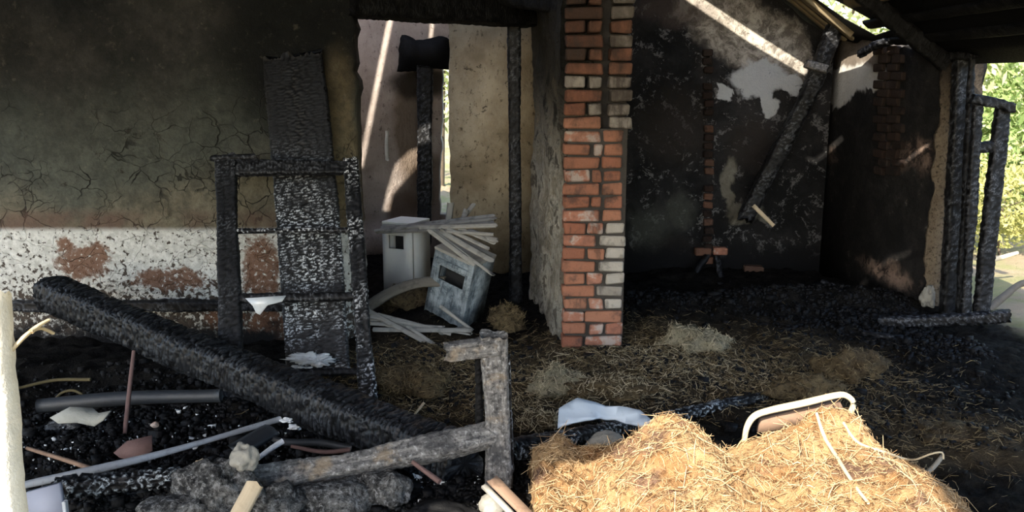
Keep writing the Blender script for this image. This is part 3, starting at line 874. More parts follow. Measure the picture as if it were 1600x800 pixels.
# smoky boards left under the far strip of the roof
for q, (ya, yb) in enumerate(((7.05, 7.14), (7.16, 7.25), (7.27, 7.36))):
    ym = (ya+yb)/2
    timber('board', [on_roof(1.5, ym-0.02, -.03), on_roof(2.62, ym-0.05*(q == 0), -.03)], yb-ya, 0.022, MT['roof_board'], roof, up=(0.6, 0, 0.8), res=0.04, k=10, seed=200+q, jag=.03)
timber('verge_board', [on_roof(1.3, 7.0, -.01), on_roof(2.60, 6.98, -.015)], 0.03, 0.07, MT['roof_board'], roof, up=(0.6, 0, 0.8), res=0.04, k=10, seed=210)
for q, y in enumerate((3.7, 4.3, 5.95)):
    timber('rafter', [on_roof(0.4, y, -.07), on_roof(2.85, y, -.07)], 0.07, 0.12, MT['char_deep'], roof, up=(0.6, 0, 0.8), res=0.03, depth=.006, seed=220+q)
for q, x in enumerate((2.18, 2.36, 2.54, 2.70)):
    timber('batten', [on_roof(x, 3.6, -.02), on_roof(x, 6.55-.1*(q % 2), -.02)], 0.09, 0.025, MT['roof_board'] if q in (1,) else MT['char_deep'], roof, up=(0.6, 0, 0.8), res=0.04, seed=230+q)

# back wall of the right-hand room: gable following the roof
xb0, xb1 = 0.2, WR0.x + 0.02
gb = ragged([(xb0, -0.2), (xb1, -0.2), (xb1, roof_z(xb1)-.05), (xb0, roof_z(xb0)-.05)], 0.06, 0.02, 12, skip=(0, 1, 3))
wall_back = structure(slab('wall_back', gb, [], XZ(7.4), 0.25, MT['wall_back']), 'burnt plaster wall with pale limewashed patches beneath the sloping roof')
lr = (WR1-WR0).length
top = [(lr, 1.78), (1.1, 1.84), (.75, 1.80), (.5, 1.93), (.3, 1.88), (0, 1.90)]
wr = ragged([(0, -0.2), (lr, -0.2)] + top, 0.05, 0.02, 15, skip=(0, 7))
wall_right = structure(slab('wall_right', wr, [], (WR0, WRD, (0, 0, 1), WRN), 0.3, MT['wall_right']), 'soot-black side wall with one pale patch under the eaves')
# its rough end beside the door opening
ed = -WRN; e0 = WR1 + WRD*0.003
wc = ragged([(0.0, -0.2), (0.27, -0.2), (0.27, 1.80), (0.0, 1.80)], 0.04, 0.02, 17, skip=(0, 2))
structure(slab('wall_end', wc, [], (e0 + WRD*0.02, ed, (0, 0, 1), WRD), 0.03, MT['wall_end']), 'rough brown clay end of the wall beside the right-hand opening')

# brick pieces
_bm = {}
def brick(parent, loc, sx, sy, sz, mat, rot=0.0, var=0):
    key = (round(sx, 3), round(sy, 3), round(sz, 3), mat, var % 5)
    if key not in _bm:
        me = box_mesh('brick', sx, sy, sz, bev=0.007, jit=0.006, seed=hash(key) % 9999 if False else int(sx*7000+sz*300+var % 5*13))
        me.materials.append(MT[mat]); _bm[key] = me
    o = bpy.data.objects.new('brick', _bm[key]); C.objects.link(o)
    o.location = loc; o.rotation_euler = (0, 0, rot); o.parent = parent
    return o
rnd = random.Random(4)
# bricks laid bare in the back wall: a narrow pilaster and a few single ones
for q in range(24):
    py = 82 + q*13.2
    if q in (3, 8, 15): continue
    c = P(1106 + rnd.uniform(-1.5, 1.5), py, 7.39)
    brick(wall_back, (c.x, 7.40 + rnd.uniform(-.008, .012), c.z-.03), .075, .09, .056, ('brick_soot' if q in (9, 13, 14, 17, 18, 20) else 'brick_black'), rnd.uniform(-.06, .06), q)
for (a, b, s_, mt) in ((1097, 392, .13, 'brick_soot'), (1124, 391, .12, 'brick_mid'), (1105, 405, .08, 'brick_soot'), (1176, 420, .16, 'brick_soot'), (1165, 440, .12, 'brick_soot'), (1195, 437, .12, 'brick_soot')):
    c = P(a, b, 7.39)
    brick(wall_back, (c.x, 7.385, c.z-.035), s_, .1, .065, mt, rnd.uniform(-.05, .05), int(a))
ang = math.atan2(WRD.y, WRD.x)
for q in range(15):
    for r_ in range(2):
        c = RW(1376 + 22*r_ + (8 if q % 2 else 0), 78 + q*13.5)
        brick(wall_right, c + WRN*0.002 + Vector((0, 0, -.03)), rnd.uniform(.12, .15), .05, .058, 'brick_black', ang, q+r_)

# charred lintel and post of the doorway
o = timber('lintel_beam', [P(535, -6, 5.36), P(835, 16, 6.45)], 0.30, 0.24, MT['char_deep'], up=(0, 0, 1), depth=.008, seed=41, res=.02)
tag(o, 'thick charred lintel beam spanning the doorway below the frame top', 'beam')
o = timber('lintel_beam', [P(800, -20, 6.0), P(900, -8, 5.42)], 0.2, 0.24, MT['char_deep'], depth=.008, seed=42, res=.025)
tag(o, 'short black beam end above the plaster reveal left of the brick pillar', 'beam')
o = timber('door_post', [P(806, 500, 6.36), P(803, 20, 6.38)], 0.095, 0.10, MT['char'], up=(0, -1, 0), depth=.007, seed=43)
tag(o, 'upright charred door post at the right side of the doorway', 'post')
# far room: burnt header, pole and niche
tt = thing('niche_frame', 'burnt black board with a charred upright against the far wall of the back room', 'frame', P(660, 345, 7.9))
def into(par, o): o.parent = par; o.location = o.location - par.location; return o
hb = ragged([(0, 0), (.47, .02), (.47, .26), (.40, .30), (.2, .27), (.05, .31)], .03, .02, 5)
a0 = P(620, 112, 7.86)
into(tt, slab('burnt_board', hb, [], (a0, (1, 0, 0), (0, 0, 1), (0, -1, 0)), 0.07, MT['char_deep'])).location = -tt.location
into(tt, timber('upright', [P(663, 380, 7.84), P(664, 105, 7.86)], .135, .08, MT['char'], up=(0, -1, 0), depth=.007, seed=46))
o = timber('roof_hook', [P(605, 205, 7.94), P(604, 228, 7.94), P(605, 248, 7.95)], .03, .02, MT['white_stone'], up=(0, -1, 0))
tag(o, 'small pale chip of plaster stuck on the far wall', 'chip')
o.name = 'plaster_chip'

# ------------------------------------------------------------------ brick pillar
PX0, PY0 = P(879, 400, 5.13).x, 5.13
pil = thing('brick_pillar', 'ruined orange-red brick pillar standing right of the doorway', 'pillar', (PX0, PY0, -0.05))
for (z0, hh, yc, dp) in ((0, 1.375, .20, .355), (1.376, 1.37, .25, .25)):
    core = box_mesh('mortar_core', .345, dp, hh, 0, 0)
    core.materials.append(MT['mortar'])
    link('mortar_core', core, None, pil, (.195, yc, z0))
CH = 0.0765
rr = random.Random(11)
for c in range(36):
    z = c*CH
    py = None
    upper = c >= 18
    if upper: lay = [(.0, .12), (.13, .08), (.255, .13)] if c % 2 else [(0, .215), (.255, .135)]
    elif 11 <= c: lay = [(0, .215), (.225, .12)] if c % 2 else [(0, .155), (.165, .06), (.235, .105)]
    elif 5 <= c: lay = [(0, .20), (.21, .155)] if c % 2 else [(0, .135), (.145, .10), (.255, .115)]
    else: lay = [(0, .13), (.14, .225)] if c % 2 else [(0, .15), (.16, .09), (.26, .105)]
    for k_, (x0, w_) in enumerate(lay):
        right = x0 > .2
        if c >= 22: mt = rr.choice(['brick_soot', 'brick_soot', 'brick_red'] if c >= 29 else ['brick_red', 'brick_red', 'brick_soot'])
        elif 18 <= c: mt = 'brick_pale' if right else rr.choice(['brick_red', 'brick_mid', 'brick_red', 'brick_pale'])
        elif c >= 11: mt = rr.choice(['brick_red', 'brick_red', 'brick_mid', 'brick_red'])
        elif c >= 4: mt = rr.choice(['brick_pale', 'brick_pale', 'brick_mid']) if right or (c in (7, 6) and k_) else rr.choice(['brick_red', 'brick_red', 'brick_mid'])
        else: mt = rr.choice(['brick_mid', 'brick_red', 'brick_mid'])
        if upper and 22 <= c <= 27 and right: mt = rr.choice(['brick_pale', 'brick_red', 'brick_soot'])
        d_ = .12
        brick(pil, (x0+w_/2 + rr.uniform(-.005, .005), d_/2 + rr.uniform(-.014, .010) + (.006 if right else 0), z), w_-.008, d_, CH-.013, mt, rr.uniform(-.05, .05), c+k_)
    brick(pil, (.095, .19, z), .18, .12, CH-.013, 'brick_soot', 0, c)
    brick(pil, (.288, .19, z), .17, .12, CH-.013, 'brick_soot', 0, c)
    brick(pil, (.288, .318, z), .17, .12, CH-.013, 'brick_soot', 0, c+1)

# ------------------------------------------------------------------ large charred timbers at left
n_pl = (P(457, 105, 5.2) - P(500, 625, 4.5)).cross(Vector((1, 0, 0))).normalized()
if n_pl.y > 0: n_pl = -n_pl
pl = timber('charred_plank', [P(502, 640, 4.50), P(478, 300, 4.98), P(457, 92, 5.22)], 0.35, 0.05, MT['char_plank'], up=tuple(n_pl), depth=.0055, cell=(.016, .055), seed=51, res=.0062, k=12, jag=.05)
tag(pl, 'wide charred plank leaning on the plaster wall behind the window frame', 'plank')
fl = link('ash_flakes', lump_mesh('ash_flakes', .10, .02, .03, 7, .7, 4.0, 4, -9), MT['white_ash'])
fl.parent = pl; fl.location = P(488, 562, 4.54) - pl.location + n_pl*.02
fl2 = link('ash_flakes', lump_mesh('ash_flakes', .06, .015, .015, 9, .8, 5.0, 4, -9), MT['white_ash'])
fl2.parent = pl; fl2.location = P(465, 578, 4.52) - pl.location + n_pl*.02

FA, FB, FD = P(352, 262, 4.84), P(366, 655, 4.16), P(550, 265, 4.84)
FN = (FB-FA).cross(FD-FA).normalized()
if FN.y > 0: FN = -FN
Q = lambda a, b: PP(a, b, FA, FN)
fr = thing('window_frame', 'charred window frame with crossbars leaning against the wide plank', 'window frame', Q(470, 655))
U3 = tuple(FN)
def fpart(name, a, b, w, h, mat, off=0.0, **kw):
    o = timber(name, [Q(*a) + FN*off, Q(*b) + FN*off], w, h, MT[mat], up=U3, **kw)
    return into(fr, o)
fpart('stile', (353, 246), (364, 660), .115, .055, 'char', 0, depth=.004, cell=(.018, .04), seed=61, res=.009)
fpart('stile', (548, 250), (577, 640), .088, .055, 'char_ash', 0, depth=.005, cell=(.02, .045), seed=62, res=.009)
fpart('top_rail', (372, 263), (540, 263), .085, .052, 'char', .004, depth=.005, cell=(.02, .04), seed=63, res=.009)
fpart('outer_rail', (334, 250), (400, 248), .035, .05, 'char', .02, depth=.003, seed=68, res=.012)
fpart('crossbar', (370, 361), (545, 360), .028, .035, 'char_ash', .0, depth=.003, seed=64, res=.01)
fpart('crossbar', (376, 466), (556, 463), .042, .04, 'char', .0, depth=.004, seed=65, res=.012)
fpart('bottom_rail', (376, 585), (562, 580), .04, .04, 'char', .0, depth=.004, seed=66, res=.012)
sh = [(383, 466), (447, 462), (441, 471), (418, 477), (406, 492), (400, 489), (395, 478)]
fx = Vector((1, 0, 0)); fy = FN.cross(fx).normalized()
if fy.z < 0: fy = -fy
fo = Q(383, 466) + FN*.03
shp = []
for a, b in sh:
    d_ = PP(a, b, fo, FN) - fo
    shp.append((d_.dot(fx), d_.dot(fy)))
s_ = slab('glass_shard', shp, [], (fo - fr.location, fx, fy, FN), .004, MT['glass'], fr)
s_['label'] = 'pale broken shard caught on the crossbar'

o = timber('fallen_beam', [P(82, 458, 4.75), P(400, 592, 3.98), P(722, 722, 3.28)], .205, .20, MT['char_beam'], depth=.011, cell=(.021, .12), k=3.2, seed=71, res=.0072, warp=.012, taper=(.95, 1.05), jag=.03)
tag(o, 'long thick charred beam fallen diagonally across the left foreground', 'beam')
o = timber('wall_rail', [P(-60, 478, 5.24), P(452, 477, 5.24)], .075, .07, MT['char'], depth=.006, seed=72, res=.014)
tag(o, 'horizontal charred rail along the limewashed lower wall', 'rail')

# ------------------------------------------------------------------ T-shaped post and grey beam
tp = thing('grey_post', 'ash-grey burnt post with a short stub arm in the foreground', 'post', P(778, 770, 3.22))
into(tp, timber('post', [P(779, 775, 3.22), P(776, 640, 3.22), P(772, 528, 3.22)], .105, .09, MT['grey_wood'], up=(0, -1, 0), depth=.004, cell=(.03, .04), seed=81, res=.012, warp=.008, jag=.025))
into(tp, timber('stub_arm', [P(706, 549, 3.2), P(770, 541, 3.21)], .07, .08, MT['grey_wood'], up=(0, -1, 0), depth=.003, seed=82, res=.012, jag=.03))
into(tp, timber('charred_edge', [P(797, 735, 3.25), P(792, 560, 3.25)], .03, .06, MT['char_ash'], up=(0, -1, 0), depth=.006, cell=(.03, .03), seed=83, res=.01))
into(tp, timber('charred_edge', [P(749, 690, 3.27), P(748, 560, 3.27)], .03, .06, MT['char_deep'], up=(0, -1, 0), depth=.006, cell=(.03, .03), seed=84, res=.012))
o = timber('grey_beam', [P(398, 752, 2.98), P(560, 724, 3.07), P(757, 681, 3.20)], .09, .08, MT['grey_wood'], up=(0, -.7, .7), depth=.004, cell=(.03, .04), seed=85, res=.012, warp=.008, jag=.03)
tag(o, 'ash-grey burnt beam running up to the foreground post', 'beam')
# ------------------------------------------------------------------ hay
pts = [(812, 900), (822, 800), (832, 722), (848, 708), (880, 712), (905, 724), (930, 718), (960, 702), (1000, 680), (1035, 662), (1060, 655), (1085, 662), (1110, 677), (1140, 684), (1170, 672), (1240, 658), (1320, 650), (1342, 672), (1360, 696), (1400, 716), (1440, 737), (1462, 765), (1484, 805), (1500, 900)]
YR = 3.25
sk = [P(a, b, YR) for a, b in pts]
skx = np.array([p.x for p in sk]); skz = np.array([p.z for p in sk])
def mound_z(x, y):
    xe = x * YR / np.maximum(y, 2.0) if False else x
    zt = np.interp(xe, skx, skz, left=-0.3, right=-0.3)
    yr = YR + 0.10*fbm(x*2.0+3, x*0, s=71, o=2)
    fr_ = 1 - 0.10*np.clip((YR-y)/1.0, 0, 2)
    bk = 1 - sstep(0.0, 0.42, y-yr)
    z = zt*fr_*bk - 0.12*(1-bk)
    z = z + 0.035*fbm(x*5, y*5, s=72, o=3) + 0.020*fbm(x*17, y*17, s=73, o=3) - 0.03*sstep(.45, .9, fbm(x*8+4, y*8, s=79, o=3))
    z = z - 0.05*sstep(0.16, 0.04, np.abs(fbm(x*1.7+1, y*2.6, s=77, o=2)))*sstep(3.1, 2.7, y)*0.6
    return z
mx_ = np.arange(-0.08, 1.95, 0.0125); my_ = np.arange(1.95, 3.85, 0.0125)
MX, MY = np.meshgrid(mx_, my_, indexing='ij')
MZ = mound_z(MX, MY)
edge_f = sstep(1.95, 2.15, MY)
MZ = MZ*edge_f - 0.1*(1-edge_f)
Vm = np.stack([MX, MY, MZ], -1)
nx, ny = len(mx_), len(my_)
i = (np.arange(nx-1)[:, None]*ny + np.arange(ny-1)[None, :]).ravel()
Fm = np.stack([i, i+ny, i+ny+1, i+1], 1)
keepf = (MZ - gh(MX, MY) > -0.05).ravel()
Fm = Fm[keepf[Fm].any(1)]
used = np.unique(Fm); remap = -np.ones(nx*ny, int); remap[used] = np.arange(len(used))
hm = link('hay_mound', mesh_np('hay_mound', Vm.reshape(-1, 3)[used], remap[Fm], smooth=True), MT['hay'])
tag(hm, 'sunlit mound of golden hay in the right foreground', 'hay')
def grid_normals(Z, dx, dy):
    gx_, gy_ = np.gradient(Z, dx, dy)
    N = np.stack([-gx_, -gy_, np.ones_like(Z)], -1)
    return N/np.linalg.norm(N, axis=-1)[..., None]
Nm = grid_normals(MZ, .0125, .0125).reshape(-1, 3)
rs = np.random.RandomState(5)
ok = np.where((MZ > gh(MX, MY)-.01).ravel() & (MY.ravel() > 2.2))[0]
sel = rs.choice(ok, 13000)
o = fibres('loose_straw', Vm.reshape(-1, 3)[sel] + rs.normal(size=(len(sel), 3))*.004, Nm[sel], .038, .0011, 6, MT['straw'], hm, lift=.28)
o['kind'] = 'stuff'
sel = rs.choice(ok, 900)
o = fibres('long_straw', Vm.reshape(-1, 3)[sel], Nm[sel], .13, .0016, 7, MT['straw'], hm, lift=.3)
o['kind'] = 'stuff'

# straw trodden into the floor
def scatter(regions, n, seed):
    rs = np.random.RandomState(seed)
    X, Y = [], []
    for (a, b, rx, ry, w) in regions:
        c = PZ(a, b, 0.02); k = int(n*w)
        X.append(c.x + rs.normal(size=k)*rx*.55); Y.append(c.y + rs.normal(size=k)*ry*.55)
    X, Y = np.concatenate(X), np.concatenate(Y)
    ok = (Y < 7.2) & (X < 2.75) & (X > -3.2) & ~((Y > 5.1) & (X < -.95)) & (Y > 2.2)
    X, Y = X[ok], Y[ok]
    e = .02
    N = np.stack([-(gh(X+e, Y)-gh(X-e, Y))/(2*e), -(gh(X, Y+e)-gh(X, Y-e))/(2*e), np.ones_like(X)], 1)
    N /= np.linalg.norm(N, axis=1)[:, None]
    return np.stack([X, Y, gh(X, Y)+.003], 1), N
pos, N = scatter([(660, 590, .5, .6, .22), (900, 590, .8, .6, .25), (1120, 560, .8, .6, .2), (1250, 600, .7, .5, .15), (1460, 680, .6, .5, .06), (1000, 520, .8, .4, .06)], 16000, 8)
p2, N2 = scatter([(900, 610, .6, .35, .4), (1130, 590, .5, .35, .25), (1010, 560, .5, .3, .2), (650, 600, .35, .35, .15)], 2200, 12)
o = fibres('loose_pale_straw', p2 + np.array((0, 0, .004)), N2, .06, .0013, 13, MT['straw_pale'], None, lift=.35)
tag(o, 'scattered paler straw stalks on the floor before the brick pillar', 'straw', kind='stuff')
o = fibres('trodden_straw', pos, N, .06, .0013, 9, MT['straw_dark'], None, lift=.25)
tag(o, 'thin dirty straw trodden into the burnt floor', 'straw', kind='stuff')

def clump(px, py, Y, rx, ry, rz, label, mat='hay_grey', fmat='straw_pale', n=500, seed=1, fl=.05, rough=.45):
    c = P(px, py, Y)
    c.z = min(c.z, gz(c.x, c.y) + rz*1.2)
    me = lump_mesh('hay_clump', rx, ry, rz, seed, rough, 2.4, 4, -.5)
    o = link('hay_clump', me, MT[mat], None, c)
    tag(o, label, 'hay', 'loose hay clumps')
    A = np.array([tuple(v.co) for v in me.vertices]); Nn = np.array([tuple(v.normal) for v in me.vertices])
    sel = np.random.RandomState(seed).choice(np.where(A[:, 2] > -.2*rz)[0], n)
    f = fibres('straw_wisps', A[sel], Nn[sel], fl, .0012, seed+3, MT[fmat], o, lift=.6)
    f['kind'] = 'stuff'
    return o
clump(872, 602, 4.35, .13, .10, .09, 'pale tuft of hay between the grey post and the blue-grey sheet', seed=3)
clump(1088, 540, 5.15, .19, .14, .10, 'largest grey hay clump on the dark floor right of the brick pillar', seed=4, n=800)
clump(1160, 494, 6.15, .05, .05, .06, 'small brown hay ball before the back wall bricks', 'hay_brown', 'straw_dark', 150, 5, .03)
clump(795, 500, 5.45, .095, .09, .10, 'brown hay ball at the foot of the plaster reveal', 'hay_brown', 'straw_dark', 400, 6)
clump(1325, 585, 4.55, .17, .12, .12, 'dim brown hay heap behind the bent stick', 'hay_brown', 'straw_dark', 400, 7)
clump(640, 478, 5.85, .19, .14, .13, 'brown heap of hay below the white box', 'hay_brown', 'straw_dark', 300, 8)
clump(640, 596, 4.45, .20, .16, .06, 'brown hay heap right of the charred window frame', 'hay_brown', 'straw_dark', 1300, 9)
clump(465, 806, 2.72, .085, .07, .06, 'pale hay tuft at the bottom edge beside the yellow board', 'hay_grey', 'straw_pale', 500, 10, .05)
clump(1500, 690, 3.75, .22, .15, .05, 'dark flattened hay right of the sunlit mound', 'hay_brown', 'straw_dark', 500, 11)
clump(960, 606, 4.25, .20, .12, .04, 'low grey hay patch behind the blue-grey sheet', 'hay_brown', 'straw_pale', 450, 12)
clump(845, 650, 3.85, .08, .06, .045, 'small hay tuft left of the blue-grey sheet', 'hay_brown', 'straw_pale', 300, 13)
clump(1255, 610, 4.25, .16, .10, .07, 'greenish hay tuft beside the end of the charred pole', 'hay_brown', 'straw_dark', 300, 14)

# ------------------------------------------------------------------ sticks on the mound
def stick(name, path, r, mat, label, cat, **kw):
    a = dict(res=.012, k=2, jag=min(.004, r*.5), warp=.003, nmin=8); a.update(kw)
    o = timber(name, path, r*2, r*2, MT[mat], **a)
    return tag(o, label, cat)
YS = 3.26
stick('bent_stick', [P(a, b, YS) for a, b in ((1163, 690), (1167, 668), (1178, 651), (1200, 642), (1255, 630), (1305, 618), (1322, 618), (1333, 628), (1330, 642), (1318, 658), (1298, 680))], .0115, 'stick', 'pale peeled stick bent into a loop on top of the hay mound', 'stick')
def on_mound(px, py, up=.008):
    lo, hi = 2.0, 4.2
    for Y in np.arange(2.2, 3.6, .004):
        p = P(px, py, Y)
        if p.z < float(mound_z(np.float64(p.x), np.float64(Y))) + up: return p
    return P(px, py, 3.25)
stick('thin_stick', [P(1276, 646, 3.2)] + [on_mound(a, b) for a, b in ((1284, 672), (1292, 690), (1306, 712), (1320, 735), (1340, 765), (1356, 785))], .006, 'stick', 'thin pale stick lying down the front of the hay mound', 'stick', res=.015)
stick('wire', [on_mound(a, b, .006) if a < 1440 else P(a, b, 3.22) for a, b in ((1318, 660), (1330, 680), (1345, 694), (1380, 706), (1410, 716), (1430, 718), (1455, 709), (1472, 707), (1474, 716))], .0045, 'stick', 'thin wavy cord trailing off the right side of the mound', 'cord', res=.012)
stick('grey_stub', [P(1473, 712, 3.25), P(1460, 728, 3.25), P(1444, 742, 3.25)], .009, 'stone', 'short grey stub at the end of the wavy cord', 'stick')
bs = [(1184, 676), (1190, 656), (1240, 644), (1312, 627), (1319, 640), (1316, 655), (1240, 668)]
bo = P(1184, 676, 3.29)
o = slab('bark_slab', [((P(a, b, 3.29)-bo).x, (P(a, b, 3.29)-bo).z) for a, b in bs], [], (bo, (1, 0, 0), (0, 0, 1), (0, -1, 0)), .03, MT['brown_board'])
tag(o, 'flat brown bark slab standing under the bent stick', 'bark')

# ------------------------------------------------------------------ middle foreground
stp = timber('charred_pole', [P(800, 703, 3.42), P(890, 684, 3.6), P(1040, 652, 3.95), P(1250, 608, 4.42)], .085, .08, MT['char_log'], depth=.009, cell=(.03, .05), k=3, seed=91, res=.013, taper=(1.15, .55))
tag(stp, 'long charred pole lying behind the hay mound', 'pole')
sp = [(871, 670), (873, 641), (884, 634), (902, 625), (935, 630), (1000, 642), (1012, 652), (1023, 662), (1004, 669), (985, 660), (962, 650), (938, 652), (926, 660)]
sn = Vector((0, -.55, .83)).normalized(); so = P(900, 650, 3.68)
sx_ = Vector((1, 0, 0)); sy_ = sn.cross(sx_).normalized()
if sy_.z < 0: sy_ = -sy_
o = slab('blue_sheet', [((PP(a, b, so, sn)-so).dot(sx_), (PP(a, b, so, sn)-so).dot(sy_)) for a, b in sp], [], (so, sx_, sy_, sn), .012, MT['sheet'], zfun=lambda x, y: .035*abs(((x*2.3+y*3.1) % 1)-.5) + .05*float(fbm(x*7, y*9, s=3, o=2))*.6 + .02*abs(((y*7-x*1.5) % 1)-.5), edge_extra=[((-.3+.045*q, -.3), (-.25+.045*q, .3)) for q in range(16)] + [((-.3, -.15+.035*q), (.5, -.17+.035*q)) for q in range(9)])
tag(o, 'crumpled pale blue-grey sheet lying on the charred pole', 'sheet')
def stone(px, py, Y, rx, ry, rz, mat, label, seed, rough=.18, facet=.7, cat='stone', name='stone', rot=0):
    c = P(px, py, Y)
    o = link(name, lump_mesh(name, rx, ry, rz, seed, rough, 2.0, 4, -.9, facet), MT[mat], None, c)
    o.rotation_euler = (0, 0, rot)
    return tag(o, label, cat)
stone(948, 698, 3.5, .095, .08, .075, 'stone', 'grey stone tucked between the charred pole and the hay mound', 21)
stone(770, 795, 2.95, .055, .06, .05, 'stone', 'pale stone at the foot of the grey post', 22)
stone(520, 780, 3.0, .20, .14, .085, 'ash_stone', 'wide grey boulder under the ash-grey beam', 23, .4)
stone(600, 764, 3.05, .12, .1, .08, 'ash_stone', 'brownish grey stone right under the ash-grey beam', 24, .35)
stone(345, 772, 2.82, .13, .10, .135, 'ash_stone', 'big lump of ash-covered rubble left of the ash-grey beam', 25, .45, .5)
stone(382, 716, 2.83, .048, .045, .055, 'stone', 'round pale stone on top of the ash-covered rubble', 26, .3, .3)
stone(290, 800, 2.75, .15, .1, .06, 'ash_stone', 'low ashy rubble at the bottom edge under the cracked charred log', 27, .4, .4)
stone(430, 790, 2.85, .10, .08, .07, 'ash_stone', 'ash-dusted stone between the yellow board and the hay tuft', 28, .35, .5)
stone(690, 800, 2.9, .12, .07, .03, 'coal', 'black coal heap left of the foreground post foot', 29, .4, .3, 'coal', 'coal_heap')
stone(242, 664, 3.85, .02, .018, .014, 'brick_mid', 'small pink brick fragment in the dark rubble', 30, cat='brick', name='brick_fragment')
stone(252, 785, 2.98, .014, .012, .01, 'brick_mid', 'tiny red brick crumb below the cracked charred log', 31, cat='brick', name='brick_fragment')
o = timber('brown_board', [P(772, 752, 2.98), P(842, 822, 2.72)], .05, .02, MT['brown_board'], up=(.3, -.6, .7), res=.02, k=10, seed=93)
tag(o, 'brown board sloping down at the foot of the grey post', 'board')
o = timber('pale_splinter', [P(757, 760, 2.97), P(800, 803, 2.85)], .02, .015, MT['lath'], res=.02, seed=94)
tag(o, 'pale grey splinter beside the sloping brown board', 'splinter')
o = timber('yellow_board', [P(362, 825, 2.6), P(398, 757, 2.68)], .055, .016, MT['board'], up=(.2, -.9, .3), res=.02, k=10, seed=95)
tag(o, 'raw yellowish board end sticking up at the bottom edge', 'board')
stick('straw_stalk', [P(644, 652, 4.0), P(662, 630, 4.05)], .006, 'board', 'short pale stalk lying on brown hay left of the post', 'stick')
stick('straw_stalk', [P(855, 662, 3.9), P(872, 642, 3.95)], .004, 'board', 'short pale stalk lying left of the blue-grey sheet', 'stick')
stick('burnt_strip', [P(645, 722, 3.05), P(686, 752, 2.98)], .009, 'rust', 'thin brown strip hanging under the ash-grey beam', 'stick')

# ------------------------------------------------------------------ left foreground
lg = thing('bleached_log', 'sunlit bleached white log standing at the left edge', 'log', P(-8, 830, 1.52))
into(lg, timber('trunk', [Vector((P(-8, 830, 1.52).x, 1.48, -0.05)), P(-8, 830, 1.52), P(-16, 640, 1.57), P(-30, 468, 1.62)], .108, .10, MT['bark_white'], up=(0, -1, 0), k=2.3, depth=0.002, cell=(.08, .03), warp=.010, res=.014, seed=101, jag=.02, taper=(1.08, .95)))
into(lg, timber('twig', [P(10, 556, 1.60), P(36, 528, 1.62), P(52, 516, 1.65), P(66, 513, 1.68), P(82, 520, 1.71)], .013, .012, MT['stick'], k=2, res=.012, seed=102, jag=.01, taper=(1, .6)))
into(lg, timber('twig', [P(50, 517, 1.64), P(62, 508, 1.66), P(76, 500, 1.68)], .009, .008, MT['stick'], k=2, res=.012, seed=103, jag=.01, taper=(1, .5)))
stick('steel_pipe', [P(20, 762, 2.92), P(240, 712, 3.25), P(437, 655, 3.72)], .0135, 'pipe', 'straight dull steel pipe lying across the dark rubble', 'pipe', res=.02)
o = timber('cracked_log', [P(88, 763, 2.9), P(200, 752, 2.95), P(308, 742, 3.0)], .075, .07, MT['char_log'], depth=.012, cell=(.03, .035), k=3, seed=105, res=.010)
tag(o, 'short deeply cracked charred log in front of the steel pipe', 'log')
pn = [(38, 772), (92, 756), (104, 830), (30, 830)]
po = P(38, 772, 2.72)
pnl = slab('painted_board', [((P(a, b, 2.72)-po).x, (P(a, b, 2.72)-po).z) for a, b in pn], [], (po, (1, 0, 0), (0, 0, 1), (0, -1, 0)), .02, MT['panel'])
tag(pnl, 'smooth lavender-grey panel corner at the bottom left', 'panel')
br = link('metal_corner', box_mesh('metal_corner', .012, .02, .06, .002), MT['pipe'], pnl, P(103, 800, 2.71) - Vector((0, 0, .02)))
stick('rusty_rod', [P(209, 548, 4.0), P(200, 630, 3.9), P(193, 700, 3.8)], .0085, 'rust', 'thin rusty rod standing in the rubble under the fallen beam', 'rod', res=.02)
ft = [(0, 0), (.05, .05), (.15, .075), (.16, .01), (.12, -.02), (.08, -.03), (.03, -.02)]
o = slab('folded_plate', ft, [], (P(178, 708, 3.5), (1, 0, 0), (0, .5, .86), (0, -.86, .5)), .006, MT['rust'], zfun=lambda x, y: .05*abs(x-.13))
tag(o, 'folded rusty metal plate behind the steel pipe', 'plate')
stick('fallen_duct', [P(60, 634, 4.05), P(200, 622, 4.1), P(345, 618, 4.12)], .035, 'dark_iron', 'dark iron stove pipe lying along the rubble under the fallen beam', 'pipe', res=.03)
stick('yellow_reed', [P(30, 606, 4.12), P(85, 594, 4.2), P(140, 593, 4.22)], .007, 'reed', 'yellowish reed bundle near the white log', 'reed')
rg = [(0, .0), (.08, .05), (.16, .06), (.2, .03), (.27, .03), (.24, -.01), (.19, -.03), (.12, -.02), (.05, -.03)]
o = slab('ashy_rag', rg, [], (P(80, 654, 3.78), (1, 0, 0), (0, .6, .8), (0, -.8, .6)), .012, MT['rag'], zfun=lambda x, y: .025*math.sin(x*26)+.015*math.cos(y*40))
tag(o, 'pale ashy rag draped over the dark rubble', 'rag')
stone(112, 672, 3.95, .14, .10, .06, 'ash_stone', 'dark burnt bundle beneath the ashy rag', 33, .3, .2, 'bundle', 'burnt_bundle')
stick('bent_hoop', [P(84, 625, 4.1), P(98, 613, 4.12), P(115, 610, 4.13), P(128, 616, 4.13)], .006, 'reed', 'short curved strip behind the ashy rag', 'strip')
stick('brown_stick', [P(42, 700, 3.45), P(100, 718, 3.4), P(142, 732, 3.35)], .008, 'brown_board', 'thin brown stick lying above the steel pipe near the log', 'stick')
stick('curved_bracket', [P(415, 676, 3.5), P(440, 690, 3.45), P(500, 692, 3.5), P(548, 700, 3.52)], .013, 'dark_iron', 'dark curved metal bracket below the fallen beam', 'bracket')
